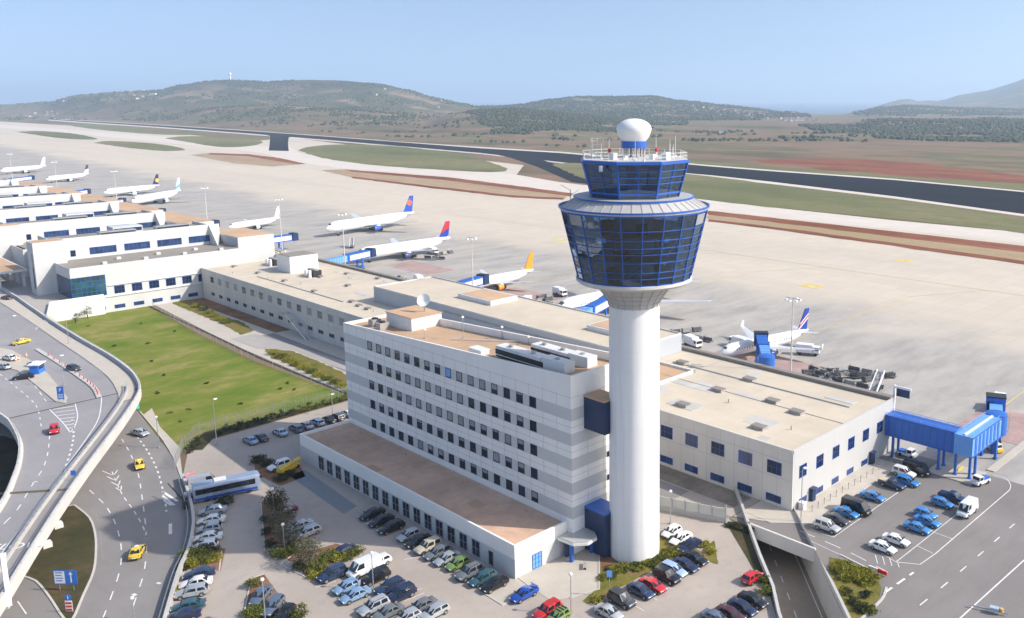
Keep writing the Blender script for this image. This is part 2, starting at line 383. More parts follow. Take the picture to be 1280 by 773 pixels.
# crest height in metres against the bearing (photo column), depth, near and far half-widths
def crest(pts, w): return [(x, CH-(y-126)*w/1134) for x, y in pts]
RIDGES = [
 (crest([(-700,140),(-300,133),(-100,131),(0,129),(60,125),(105,119.5),(150,115.5),(200,113),(230,106),(262,101.5),(290,100.5),(340,102.5),(380,100.5),(430,101),(470,104.5),(510,113),(545,122.5),(575,129),(640,142),(720,152)], 4300), 4300, 900, 700),
 (crest([(120,152),(200,140),(260,135),(340,132),(420,136),(500,141),(560,148),(620,160)], 3000), 3000, 600, 500),
 (crest([(520,160),(560,143),(600,138),(640,136),(690,140),(740,145),(800,152),(900,160)], 2700), 2700, 620, 600),
 (crest([(560,150),(600,134),(650,131),(690,125),(720,121.8),(765,121.5),(800,120.5),(815,120),(850,126),(900,132),(950,137),(1000,146),(1080,156)], 4600), 4600, 1000, 600),
 (crest([(900,158),(945,147),(965,141.5),(985,140.5),(1010,144),(1040,151),(1090,158)], 4100), 4100, 500, 400),
 (crest([(985,176),(1020,169),(1060,160),(1090,154.5),(1110,152.5),(1150,153.5),(1280,154),(1400,156),(1900,160)], 2450), 2450, 330, 700),
 (crest([(960,160),(1000,152),(1040,147),(1075,139.5),(1100,134.5),(1130,132),(1200,135),(1290,137),(1400,140)], 5000), 5000, 700, 900),
 (crest([(1020,140),(1050,148),(1080,140),(1105,130),(1122,125),(1135,123.5),(1144,127),(1160,125.5),(1175,126.5),(1200,119),(1230,114),(1260,106),(1280,98),(1340,92),(1420,96),(1500,100),(1900,104)], 9500), 9500, 2600, 900),
]
RW = [(1400,262,284),(1280,240.5,268),(1120,225.5,246),(960,214,227),(890,208.5,219.5),(700,191.5,203),(600,185.5,191.5),(500,178,183),(400,170.3,174.5),(300,163.2,166.3),(200,156.8,159),(100,151,152.5),(60,148.5,149.6)]
RWT = sorted([(x,a) for x,a,b in RW]+[(-700,140)])
def flat_to(xp): return CH*1134/(max(interp(RWT, xp),140)-2-126)
def ground_h(xp, w):
    P = HD*w+RT*((xp-800)/1117*w)
    base = 0 if w < 4500 else -18*min(1, (w-4500)/1500)
    n = noise.fractal(Vector((P.x*.0022, P.y*.0022, 3)), .9, 2.1, 5)
    n2 = noise.fractal(Vector((P.x*.0006, P.y*.0006, 9)), .9, 2.1, 4)
    h = base
    for i, (T, wr, a, b) in enumerate(RIDGES):
        hc = interp(T, xp)
        if hc < base+2: continue
        x = (w-wr*(1+.03*n2))/(a if w < wr else b); e = math.exp(-x*x)
        h = max(h, base+(hc-base)*e*(1+.10*n*(1-e)*2))
    f0 = max(1250, flat_to(xp)); g = min(1, max(0, (w-f0)/700)); g = g*g*(3-2*g)
    return base+(h-base)*g+g*n*3.0
XC = list(range(-700, 2000, 12)); WR = [1150*(1.0415**i) for i in range(62)]
bm_ = MB(); nc = len(XC)
for w in WR:
    for xp in XC:
        P = HD*w+RT*((xp-800)/1117*w); bm_.v.append((P.x, P.y, 0 if w == WR[0] else ground_h(xp, w)))
for j in range(len(WR)-1):
    for i in range(nc-1): bm_.f.append([j*nc+i, j*nc+i+1, (j+1)*nc+i+1, (j+1)*nc+i]); bm_.mi.append(0)
c0 = HD*-150+RT*-1700; c1 = HD*-150+RT*1300
TR_OUT = [(114.6,79.4),(114.6,67.1),(107.2,59.8),(101.8,54.4),(88,40.6),(80,47.6),(95.8,61.2),(100.9,65.6),(107,72.0)]   # road cutting
near = [bm_.v[i] for i in range(nc)]+[(c1.x,c1.y,0),(c0.x,c0.y,0)]
loops = [[Vector((p[0],p[1],0)) for p in near], [Vector((p[0],p[1],0)) for p in TR_OUT]]
base_i = len(bm_.v); allp = [p for L in loops for p in L]; bm_.v += [tuple(p) for p in allp]
for t in tessellate_polygon(loops):
    a,b,c = (allp[i] for i in t)
    if (b-a).cross(c-a).z < 0: t = (t[0],t[2],t[1])
    bm_.f.append([base_i+i for i in t]); bm_.mi.append(0)
k = N('open_country'); co = k.coord((1.5,.6,1)); g1 = k.noise(co, .0032, 7, .62); g2 = k.noise(co, .02, 5, .6)
a = k.ramp(g1, [(.34,(.075,.08,.035)),(.43,(.165,.12,.07)),(.50,(.235,.15,.095)),(.56,(.12,.115,.05)),(.63,(.27,.195,.115)),(.74,(.11,.105,.05))])
sep = k.n('ShaderNodeSeparateXYZ'); k.l(co, sep.inputs[0])
hi = k.mix(g2, (.045,.06,.03), (.11,.115,.06)); g3 = k.noise(co, .0045, 6, .65)
hi = k.mix(k.rng(g3, .53, .60), hi, (.30,.215,.145))
hm = k.n('ShaderNodeMath', operation='MULTIPLY_ADD'); k.l(g1, hm.inputs[0]); hm.inputs[1].default_value = 220; k.l(sep.outputs[2], hm.inputs[2])
a = k.mix(k.rng(hm.outputs[0], 118, 175, 0, .92), a, hi)
a = k.mix(k.rng(g2, .45, .7, 0, .35), a, (.09,.08,.045))
a = k.mix(k.rng(sep.outputs[2], 85, 150, 0, .8), a, k.mix(g2, (.035,.04,.03), (.075,.07,.05)))
ter = struct(bm_.build('ground', k.fin(a, .95, 0, .1), smooth=True, sharp=80))
sea = MB(); q = [HD*5200+RT*-40000, HD*5200+RT*40000, HD*38000+RT*40000, HD*38000+RT*-40000]
sea.add([(p.x,p.y,-9) for p in q], [(0,1,2,3)])
k = N('sea_water'); k.bump(k.noise(k.coord(), .02, 3), .5, .3); struct(sea.build('sea', k.fin((.03,.07,.11), .25, 0, .5)))

# scrub and pine cover of the hills (far woods that read as one mass)
def scatter_scrub(name, n, seed, test, s0, s1, mat):
    rnd = random.Random(seed); m = MB(); done = 0
    while done < n:
        xp = rnd.uniform(-120, 1480); w = test(rnd, xp)
        if w is None: continue
        done += 1; z = ground_h(xp, w); P = HD*w+RT*((xp-800)/1117*w)
        s_ = rnd.uniform(s0, s1); hgt = s_*rnd.uniform(.7, 1.3); a0 = rnd.uniform(0, 6)
        vs = [(P.x+cos(a0+i*1.257)*s_*rnd.uniform(.7,1.2), P.y+sin(a0+i*1.257)*s_*rnd.uniform(.7,1.2), z-1) for i in range(5)]
        vs += [(P.x+cos(a0+.6+i*1.257)*s_*.8, P.y+sin(a0+.6+i*1.257)*s_*.8, z+hgt*.7) for i in range(5)]+[(P.x, P.y, z+hgt)]
        m.add(vs, [(i,(i+1)%5,5+(i+1)%5,5+i) for i in range(5)]+[(5+i,5+(i+1)%5,10) for i in range(5)])
    o = m.build(name, mat, smooth=True, sharp=60); o['kind'] = 'stuff'; return o
def t_hills(rnd, xp):
    w = rnd.uniform(2250, 4700); P = HD*w+RT*((xp-800)/1117*w)
    if ground_h(xp, w) < 8: return None
    return w if noise.fractal(Vector((P.x*.004, P.y*.004, 5)), .8, 2, 4) > .05+rnd.uniform(-.15,.15) else None
def t_ridge(rnd, xp):
    xp2 = xp
    if xp < 1000: return None
    lo = CH*1134/(interp([(1000,158),(1025,164),(1060,171),(1110,174),(1200,178),(1400,182)], xp)-126)
    w = rnd.uniform(lo, 2600); P = HD*w+RT*((xp-800)/1117*w)
    return w if noise.fractal(Vector((P.x*.006, P.y*.006, 33)), .8, 2, 4) > -.25+rnd.uniform(-.15,.15)+max(0,.5-(w-lo)/260) else None
def t_mid(rnd, xp):
    if xp < 585 or xp > 860: return None
    lo = CH*1134/(interp([(585,160),(620,170),(700,173),(760,170),(860,158)], xp)-126)
    w = lo+(3300-lo)*rnd.random()**1.4; P = HD*w+RT*((xp-800)/1117*w)
    return w if noise.fractal(Vector((P.x*.005, P.y*.005, 35)), .8, 2, 4) > -.2+rnd.uniform(-.15,.15)+max(0,.5-(w-lo)/300) else None
def t_plain(rnd, xp):
    if xp < 690 or xp > 1400: return None
    w = rnd.uniform(1560, 2100); P = HD*w+RT*((xp-800)/1117*w)
    return w if noise.fractal(Vector((P.x*.006, P.y*.006, 15)), .8, 2, 4) > .22+rnd.uniform(-.1,.1) else None
def t_foot(rnd, xp):
    if xp > 760: return None
    w = rnd.uniform(flat_to(xp)+120, 3300); P = HD*w+RT*((xp-800)/1117*w)
    return w if noise.fractal(Vector((P.x*.005, P.y*.005, 25)), .8, 2, 4) > .25+rnd.uniform(-.1,.1) else None
scatter_scrub('hillside_scrub', 8000, 3, t_hills, 2.2, 5, M['farscrub'])
scatter_scrub('ridge_pinewood', 6500, 4, t_ridge, 3, 6, M['farscrub'])
scatter_scrub('midhill_pinewood', 5200, 8, t_mid, 2.5, 5.5, M['farscrub'])
def t_far(rnd, xp):
    if xp < 600 or xp > 1300: return None
    w = rnd.uniform(2900, 5100); P = HD*w+RT*((xp-800)/1117*w)
    return w if ground_h(xp, w) > 4 and noise.fractal(Vector((P.x*.004, P.y*.004, 45)), .8, 2, 4) > -.15+rnd.uniform(-.2,.2) else None
scatter_scrub('far_hill_woods', 9500, 9, t_far, 3.5, 8, M['farscrub'])
scatter_scrub('plain_bushes', 700, 5, t_plain, 2.5, 6, M['farscrub'])
scatter_scrub('foothill_bushes', 700, 6, t_foot, 3, 6, M['farscrub'])

# ------------------------------------------------------------------ airfield surfaces
sheet('apron', [(163,-400),(560,-400),(560,60)]+A2([(1280,301),(960,262),(890,254),(700,236),(640,226)])+[(640,760)]+A2([(450,183),(362,172),(325,176),(200,166),(100,158),(0,152),(-120,146),(-220,160),(-220,200)])+[(163,1000)], .02, M['apron'])
sheet('taxiway', A2([(1400,322),(1280,304),(1120,287),(960,271),(890,264),(700,240),(640,232),(560,221),(420,210),(360,201),(330,192),(300,188),(200,178),(100,168),(0,160),(0,156),(100,163),(200,171),(330,184),(355,178),(375,192),(480,206),(560,211),(630,216),(700,228),(890,251),(960,259),(1120,276),(1280,291),(1400,306)]), .05, M['taxiway'])
sheet('runway_shoulder', A2([(x,a-1.6 if x>500 else a-.6) for x,a,b in RW]+[(x,b+(2.8 if x>880 else 1.2)) for x,a,b in reversed(RW)]), .06, M['taxiway'])
sheet('runway', A2([(x,a) for x,a,b in RW]+[(x,b) for x,a,b in reversed(RW)]), .08, M['runway'])
sheet('runway_exit', A2([(600,189),(655,193),(690,204),(735,222),(760,233),(715,228),(672,209),(640,198)]), .10, M['runway'])
sheet('taxiway_link', A2([(326,167),(338,170.5),(337,180),(336,188.5),(361,189),(360,180),(361,172),(376,170.5)]), .10, M['runway'])
for pts in ([(373,188),(385,184),(420,181),(480,182),(540,188),(590,197),(625,207),(634,213),(610,215.5),(540,212),(460,206),(400,197)],
            [(690,206),(720,204),(800,212),(890,221),(960,230),(1120,250),(1280,273),(1400,292),(1400,310),(1280,292),(1150,277),(960,259),(890,251),(780,238),(735,226)],
            [(205,173),(235,170.5),(290,171.5),(322,175),(326,180),(300,184),(270,183.5),(235,178)],
            [(20,165),(50,164),(90,167),(120,173),(110,174.8),(70,172.5)],
            [(118,179),(135,176.5),(180,178.5),(215,183),(232,187.5),(205,189),(160,185)],
            [(90,158),(120,155),(200,163),(270,168),(200,168.5),(130,163)]):
    sheet('airfield_grass', ragged(smooth_path(A2(pts)+A2(pts[:1]), 3)[:-1], 14, 2.2), .12, M['airgrass'])
sheet('dirt_strip', ragged(A2([(400,213),(430,212),(560,222),(640,232),(715,242),(705,249),(640,246),(540,234),(440,222)]), 10, 1.2, 2), .12, M['strip'])
sheet('dirt_strip', ragged(A2([(238,194),(262,191.5),(310,193),(350,198),(382,205),(340,208.5),(290,204)]), 10, 1.2, 2), .12, M['strip'])
sheet('dirt_strip', ragged(A2([(885,264),(960,272),(1120,290),(1280,308),(1400,324),(1400,350),(1280,331),(1120,308),(960,286),(885,277)]), 10, 1.2, 2), .12, M['strip'])
for a in ([(430,212),(560,222),(640,232),(715,242),(713,246),(640,236),(560,226),(440,215)],
          [(885,264),(960,272),(1120,290),(1280,308),(1400,324),(1400,331),(1280,316),(1120,297),(960,277.5),(885,269)],
          [(885,274.5),(960,283),(1120,304.5),(1280,326.5),(1400,345),(1400,350),(1280,331),(1120,308.5),(960,286),(885,277)],
          [(262,191.5),(310,193),(350,198),(382,205),(372,206),(310,195.5),(262,193.5)],
          [(440,221),(540,233),(640,244.5),(705,248),(704,250),(640,247),(540,235.5),(440,223)]):
    sheet('earth_bank', ragged(A2(a), 9, 1.6, 4), .14, M['redsoil'])
sheet('red_field', ragged(A2([(930,199),(985,198.5),(1060,198.5),(1150,204.5),(1290,222),(1420,238),(1420,246),(1280,229.5),(1180,224),(1100,217.5),(1010,209.5),(950,204)]), 25, 9, 2), .05, M['redsoil'])
sheet('dry_meadow', ragged(A2([(640,196),(700,187),(800,195),(890,203),(985,210),(1100,219),(1280,231),(1420,248),(1420,258),(1280,238),(1120,223),(960,212),(890,207),(700,190)]), 30, 6, 2), .03, M['airgrass'])
ym = MB()
for path in ([(960,520),(1010,480),(1085,390),(1100,372)], [(1180,395),(1280,410)], [(1040,395),(1060,389),(1090,386)]): pass
for x0, Y in ((175,434),(170,347),(170,263),(180,208),(175,138),(180,70)):
    stripe(ym, [(x0,Y),(300,Y+2),(330,Y-15)], .3, .075)
stripe(ym, [(330,-300),(330,1500)], .3, .075)
struct(ym.build('taxi_guide_line', M['yline']))
for cx, cy in ((1014,358),(1130,326),(745,300),(700,300),(1205,264)):
    p = at(cx, cy); q = MB(); q.box(p.x-3,p.x+3,p.y-4,p.y+4,.03,.056); struct(q.build('stand_marking', M['yline']))
for ii, (cx, cy, a, b) in enumerate(((950,455,9,16),(1262,533,10,9),(655,370,7,14),(525,335,7,16))):
    p = at(cx, cy); q = MB(); q.box(p.x-a,p.x+a,p.y-b,p.y+b,.03,.07); struct(q.build('red_clearway', M['redpad']))

# ------------------------------------------------------------------ landside ground
sheet('car_park', [(43.6,134.8),(47.5,141.2),(52.3,152.1),(57.5,170.4),(63,182.4),(70,187),(104,188),(124.6,188),(124.6,84.2),(114.9,84.2),(113.5,81),(106.4,72.4),(100.2,66),(80,46),(60,30),(30,60),(30,110),(38,124.4)], .02, M['lot'])
sheet('service_yard', [(114.95,79.4),(114.9,84),(124.6,84),(124.6,77.5),(163,77.5),(163,-300),(40,-120),(88.3,40.2),(102.1,54.2),(107.5,59.6),(114.95,67)], .02, M['yard'])
sheet('access_road', [(-60,60),(20,95),(38,124.4),(43.6,134.8),(47.5,141.2),(52.3,152.1),(57.5,170.4),(60.6,184),(65.2,216.7),(66,330),(-60,330),(-120,150)], .02, M['asphalt'])
sheet('lawn', [(61.5,186),(63.4,203),(65.4,216.7),(66.2,230),(66.2,330),(106,330),(102.2,277.7),(101,237),(104,190.6),(70,192.6),(63.6,184.8)], .04, M['lawn'])
sheet('service_lane', [(104.5,188),(104.5,260),(108,329.7),(124.2,329.7),(124.2,188)], .05, M['walk'])
sheet('service_lane_asphalt', [(113,96),(118.5,96),(118.5,188),(118.8,262),(114.5,262),(112.8,188)], .07, M['asphalt'])
sheet('planting_soil', [(119.3,262),(118.5,329.6),(124.1,329.6),(124.1,262)], .07, M['brownsoil'])
sheet('planting_soil', [(119,86),(118.7,188),(124.1,188),(124.1,86)], .07, ground_mat('gravel_strip', [(.20,.165,.13),(.27,.23,.185),(.33,.28,.23)], .2, .9))
sheet('hedge_bed', ragged(A2([(228,371),(245,381),(262,392),(300,402),(318,414),(302,419),(276,405),(240,390),(215,380)]), 1.5, .5, 2), .08, M['verge'])
sheet('hedge_bed', ragged(A2([(330,436),(368,440),(405,455),(440,472),(440,488),(415,480),(375,462),(340,448)]), 1.5, .5, 2), .08, M['verge'])
sheet('courtyard_slab', A2([(288,424),(320,418),(440,455),(440,466),(400,452),(368,438),(320,436)]), .09, M['plazaslab'])
sheet('hedge_bed', [(70.4,187.6),(104,188.4),(104,190.5),(70.4,192.4),(64,184.6),(66,182.5)], .06, M['roughgrass'])
sheet('entrance_plaza', A2([(647,722),(700,690),(742,680),(749,690),(749,737),(712,748),(690,752),(668,738)]), .06, M['walk'])
sheet('lot_pavement', A2([(600,738),(648,716),(668,738),(628,757)]), .05, M['walk'])
sheet('tower_garden', ragged(A2([(742,672),(758,660),(826,668),(876,690),(893,676),(898,706),(868,697),(840,700),(800,722),(762,742),(735,756),(728,752),(749,735),(749,700)]), .8, .15, 2), .06, M['verge'])
sheet('garden_soil', A2([(732,680),(760,690),(772,706),(752,716),(751,700),(748,690)]), .075, M['brownsoil'])
sheet('planted_island', A2([(325,628),(352,622),(362,650),(352,680),(330,688)]), .05, M['brownsoil'])
sheet('planted_island', A2([(336,690),(372,672),(386,690),(420,680),(455,690),(420,700),(404,722),(384,724),(372,706)]), .05, M['brownsoil'])
sheet('planted_island', A2([(312,724),(330,718),(346,740),(378,773),(384,790),(322,790),(304,770)]), .05, M['brownsoil'])
sheet('planted_island', A2([(316,574),(334,572),(342,590),(376,584),(382,596),(350,608),(320,592)]), .05, M['brownsoil'])
sheet('planted_island', A2([(228,690),(246,684),(282,686),(276,714),(228,712)]), .05, M['brownsoil'])
sheet('grey_paving', A2([(360,594),(382,588),(446,633),(430,643)]), .05, M['bluegrey'])
sheet('yard_pavement', [(122.8,72.8),(156,72.8),(156,77.5),(124.3,77.5),(124.3,84),(116,84),(118.6,78)], .09, M['walk'])
sheet('verge', A2([(1037,697),(1060,702),(1088,714),(1102,735),(1100,746),(1080,773),(1062,800),(1050,790),(1056,772),(1050,745),(1036,728)]), .07, M['verge'])
sheet('wall_bed', A2([(908,655),(922,652),(938,662),(952,700),(972,742),(960,746),(935,700)]), .06, M['roughgrass'])
ISL = A2([(93,632),(112,648),(119,668),(120,690),(117,715),(104,745),(90,776),(80,774),(62,747),(45,727),(24,715),(40,680),(70,640)])
ISL = smooth_path(ISL+[ISL[0]], 3)[:-1]
sheet('traffic_island', ISL, .13, M['roughgrass'])
kb = MB(); kb.wall(ISL+[ISL[0]], 0.0, .15, .3)
kb.wall(smooth_path(A2([(175,515),(200,545),(217,572),(228,600),(240,625)])), 0, .14, .3)
kb.wall(smooth_path(A2([(1108,735),(1102,750),(1075,776),(1060,795)])), 0, .15, .35)
kb.wall(A2([(1050,694),(1088,713)]), 0, .15, .3); kb.wall([(123,72.6),(156.2,72.6)], 0, .14, .25); kb.wall([(119,84),(118.4,78),(123,72.6)], 0, .14, .25)
for a in ([(326,628),(331,688)], [(372,690),(350,706),(386,724)], [(305,768),(314,724),(330,718)], [(277,690),(274,714)]): kb.wall(A2(a), 0, .13, .2)
kb.wall(A2([(749,690),(749,737),(712,748)]), 0, .14, .25); kb.wall(A2([(647,722),(668,738),(628,757),(600,739)]), 0, .12, .25)
struct(kb.build('kerb', M['kerb']))
sheet('footway', smooth_path(A2([(178,520),(201,545),(218,572),(229,600)]))+[(61.8,183),(63.2,186),(65,203),(68.2,217)], .10, M['walk'])
rm = MB(); Z = .045
def L(path, w=.16, dash=None, sm=True): stripe(rm, smooth_path(A2(path)) if sm and len(path) > 2 else A2(path), w, Z, dash)
L([(146,540),(160,562),(172,590),(178,625),(183,670),(181,710),(171,745),(160,775),(150,800)], .18, (2.5,3))
L([(168,542),(185,565),(198,592),(206,625),(208,640)], .3, (1.2,1.6))
L([(140,590),(152,617),(166,637),(178,657),(183,672)], .18, (1.8,1.8))
L([(112,613),(133,634),(146,660),(152,690),(148,720),(135,757),(128,775)], .18, (2.5,2.8))
L([(92,640),(118,640),(126,670),(128,700)], .01)
L([(203,615),(222,627)], .5); L([(203,620),(218,632)], .4); L([(205,626),(214,632)], .4)
for t in range(4): L([(128+t*5.5,589+t*7),(141+t*3.2,594+t*6.4),(147+t*1.6,588+t*6.6)], .2)
L([(22,752),(33,768)], .18); L([(213,655),(213,668)], .5); L([(196,729),(201,730)], .4); L([(166,743),(170,745)], .5)
L([(1022,657),(1042,672),(1138,605)], .14, None, False); L([(1042,672),(1012,662)], .12, None, False)
for i in range(5): L([(1013+i*4,657-i*2.5),(1030+i*3.2,665.5-i*2)], .12)
L([(1120,703),(1204,637)], .14); L([(1120,703),(1150,706),(1170,692),(1262,613)], .16, None, False)
L([(1262,613),(1263,606),(1256,598),(1242,594)], .14)
L([(1102,692),(1120,703)], .12); L([(1147,683),(1166,692)], .12); L([(1168,666),(1190,674)], .12); L([(1112,658),(1135,652)], .01)
L([(1105,742),(1142,716)], .35, (2.2,1.4)); L([(1150,757),(1185,728),(1230,689),(1280,645),(1330,604)], .2, (2.2,4.2))
L([(1195,778),(1240,737),(1290,692),(1350,640)], .22)
L([(1000,664),(1060,690),(1110,716)], .16, (3,2)); L([(1003,672),(1055,696)], .1)
for i in range(4): L([(1094+i*9,694+i*2.2),(1097+i*9,705+i*1.5)], .12)
for (x0,y0) in ((776,742),(789,755),(806,742),(822,727),(838,716),(855,706)): L([(x0,y0),(x0+16,y0+9)], .12)
for (x0,y0,x1,y1) in ((505,700,560,690),(395,735,420,727),(465,748,495,737),(505,752,530,742),(452,694,440,702),(500,745,528,736),(545,758,556,752)): L([(x0,y0),(x1,y1)], .12)
struct(rm.build('road_marking', M['line']))

sheet('under_ramp_shade', A2([(-90,560),(5,545),(42,560),(45,600),(20,650),(-60,720)]), .05, ground_mat('painted_void_shade', [(.03,.03,.022),(.05,.045,.03),(.07,.06,.04)], .2, 1))  # near-black sheet: the shade in the void beside the ramp, put into colour
# ------------------------------------------------------------------ road cutting under the bridge
tb = MB(); zf = -5.5
tr = [(150,115.1),(80,47.6),(70,37.8)]; tl = [(150,102.6),(88,40.6),(78,30.8)]
tb.add([(150,115.3,zf),(70,35.3,zf),(78,27.3,zf),(150,99.3,zf)], [(0,1,2,3)])
struct(tb.build('underpass_road', varied('underpass_road', (.29,.235,.18), .15, .08, .9, 1)))
um = MB(); stripe(um, [(124,83),(80,39)], .15, zf+.02, (2,3)); stripe(um, [(124,77.6),(80,33.6)], .15, zf+.02); stripe(um, [(122,88),(78,44)], .2, zf+.02, (1,1.4)); struct(um.build('underpass_marking', M['line']))
w_ = MB(); w_.wall([(150,115.3),(114.4,79.7),(107.0,72.2),(100.9,65.7),(95.8,61.3),(80,45.6)], zf-.1, .95, .45); tag(w_.build('retaining_wall', M['concrete']), 'concrete retaining wall of the underpass on the car park side', 'retaining wall')
w_ = MB(); w_.wall([(150,102.4),(115.2,67.4),(107.4,59.6),(102.0,54.2),(88,40.2)], zf-.1, lambda p: .95 if p[0] < 115.3 else -.3, .45); tag(w_.build('retaining_wall', M['concrete']), 'concrete retaining wall of the underpass beside the planted verge', 'retaining wall')
b_ = thing('road_bridge', 'concrete road bridge with a white parapet crossing the underpass', 'bridge', (114.3,73,0))
m_ = MB(); m_.box(.35,30,-28,22,-1.0,-.06); m_.build('slab', M['concrete'], b_)
m_ = MB(); m_.box(-.05,.35,-6.2,6.9,-1.35,.95); m_.build('parapet', M['concrete2'], b_)

# ------------------------------------------------------------------ elevated departures ramp
DZ = 6.0
outer = A2([(-90,312),(0,360),(60,400),(100,425),(135,445),(158,461),(170,473),(175,486),(171,499),(158,520),(140,545),(110,585),(75,635),(40,690),(0,755),(-50,830)], DZ)
inner = A2([(-130,810),(-110,760),(-60,700),(-15,655),(5,628),(17,600),(24,578),(25,556),(17,537),(6,524),(-30,505),(-120,470)], DZ)
deck_poly = smooth_path(outer, 3)+smooth_path(inner, 3)
RP = thing('elevated_road', 'curved elevated concrete road passing over the access road', 'flyover', (0,0,0))
m_ = MB(); m_.prism(deck_poly, DZ-1.1, DZ-.02); m_.build('deck', M['concrete2'], RP)
def inset(path, d):
    P = [Vector((p[0],p[1])) for p in path]; out = []
    for i in range(len(P)):
        t = (P[min(i+1,len(P)-1)]-P[max(i-1,0)]).normalized(); out.append((P[i].x-t.y*d, P[i].y+t.x*d))
    return out
oS = smooth_path(outer, 3); iS = smooth_path(inner, 3)
sgn = -1
sheet('ramp_road', inset(oS, .5*sgn)+inset(iS, .5*sgn), DZ, M['deck'])
m_ = MB(); m_.wall(oS, DZ-1.25, DZ+.75, .45); m_.build('parapet', M['concrete2'], RP)
m_ = MB(); m_.wall(iS, DZ-1.25, DZ+.75, .45); m_.build('parapet', M['concrete2'], RP)
for pth in (oS, iS):
    r = MB(); P = [Vector((p[0],p[1],DZ+1.15)) for p in inset(pth, .0)]
    for a,b in zip(P,P[1:]): r.bar(a,b,.09,.09)
    for p in P[::1]: r.bar((p.x,p.y,DZ+.7),(p.x,p.y,DZ+1.15),.08,.08)
    r.build('handrail', M['metal'], RP)
bar = inset(oS, 2.6*sgn); m_ = MB(); i0 = 20
m_.wall(bar[i0:], DZ+.005, DZ+.55, .3); m_.build('safety_barrier', M['kerb'], RP)
pl = MB()
for i in range(i0, len(bar)-1):
    a, b = Vector(bar[i]), Vector(bar[i+1]); n = max(1, int((b-a).length/1.6))
    for j in range(n):
        p = a+(b-a)*j/n; pl.box(p.x-.06,p.x+.06,p.y-.06,p.y+.06,DZ+.55,DZ+1.0)
    pl.bar((a.x,a.y,DZ+1),(b.x,b.y,DZ+1),.12,.2)
pl.build('guard_rail', M['metal'], RP)
lane = smooth_path(A2([(-60,345),(6,382),(73,427),(107,450),(133,470),(145,487),(148,504),(135,545)], DZ))
sheet('ramp_footway', lane[:-4]+[tuple(p) for p in reversed(inset(oS, 1.2*sgn)[1:25])], DZ+.14, M['walk'])
for px, py in ((125,520),(95,560),(50,610),(10,650),(60,480),(110,470)):
    p = at(px, py, DZ); c = MB(); c.lathe([(.75,0),(.75,4.4),(1.5,4.9)], 20, (p.x,p.y)); c.build('pier', M['concrete2'], RP, True)
for px, py in ((170,505),(33,560)):
    p = at(px, py, 4.5); c = MB(); c.box(p.x-.5,p.x+.5,p.y-.35,p.y+.35,3.4,4.9); c.build('drain_box', M['teal'], RP)
for (px, py) in ((72,652),(58,676),(3,752)):
    p = at(px, py, DZ-1); c = MB(); c.box(p.x-.6,p.x+.6,p.y-.6,p.y+.6,DZ-2.0,DZ-1.2); c.build('corbel', M['concrete2'], RP)
zz = DZ+.02; rj = MB(); Z = zz
def LD(path, w=.16, dash=None, m=None, z=zz): stripe(m if m else rj, smooth_path(A2(path, DZ)) if len(path) > 2 else A2(path, DZ), w, z, dash)
LD([(127,497),(126,510),(122,526),(107,550),(62,612),(26,660),(-20,722)], .2)
LD([(62,545),(60,565),(54,585),(40,607),(20,640),(5,655),(-20,690)], .18, (2.2,2.6))
LD([(90,525),(92,545),(88,565),(80,590)], .35, (1.1,1.5))
LD([(94,505),(97,520),(94,532),(88,541)], .2); LD([(62,512),(78,528),(88,541)], .2)
for i in range(7): LD([(66+i*3.2,512+i*3.9),(93+i*.2,508+i*4.6)], .3)
LD([(0,468),(20,484),(45,507),(52,535)], .18, (2,2.6)); LD([(0,444),(36,474),(60,505)], .18, (3,3))
LD([(8,383),(73,427),(107,450),(133,470)], .12); LD([(40,604),(47,602)], .3)
LD([(45,412),(55,400),(70,418),(78,415)], .3)
rj.build('lane_marking', M['line'], RP)
sl_ = text_mesh('lane_lettering', 'SLOW', 2.6, M['line'], RP, .004); p = at(22, 683, DZ); sl_.location = (p.x,p.y,DZ+.022); sl_.rotation_euler = (0,0,atan2(RT.y,RT.x)+.12)
jm = MB(); LD([(8,524),(178,485)], .45, None, jm, DZ+.024); jm.build('expansion_joint', M['joint'], RP)
jm = MB(); LD([(-2,617.5),(88,612)], .9, None, jm, DZ+.022); jm.build('rumble_strip', varied('brown_rumble_strip', (.14,.11,.07), .5, 3, .9, 6), RP)
md = smooth_path(A2([(46,437),(75,455),(100,472),(117,485),(124,497)], DZ)); m_ = MB(); m_.wall(md, DZ+.005, DZ+.22, 1.0); m_.build('median_kerb', M['kerb'], RP)
rb = MB()
for i in range(2, len(md)-1):
    p = md[i]; rb.tube((p[0],p[1],DZ+.2),(p[0],p[1],DZ+.85), .12, .1, 8)
rb.build('delineator_posts', M['red'], RP)
isl2 = A2([(-20,432),(14,438),(40,452),(60,468),(84,497),(82,505),(70,503),(40,478),(22,464),(-20,452)], DZ); m_ = MB(); m_.prism(isl2, DZ+.006, DZ+.16); m_.build('refuge_island', M['walk'], RP)
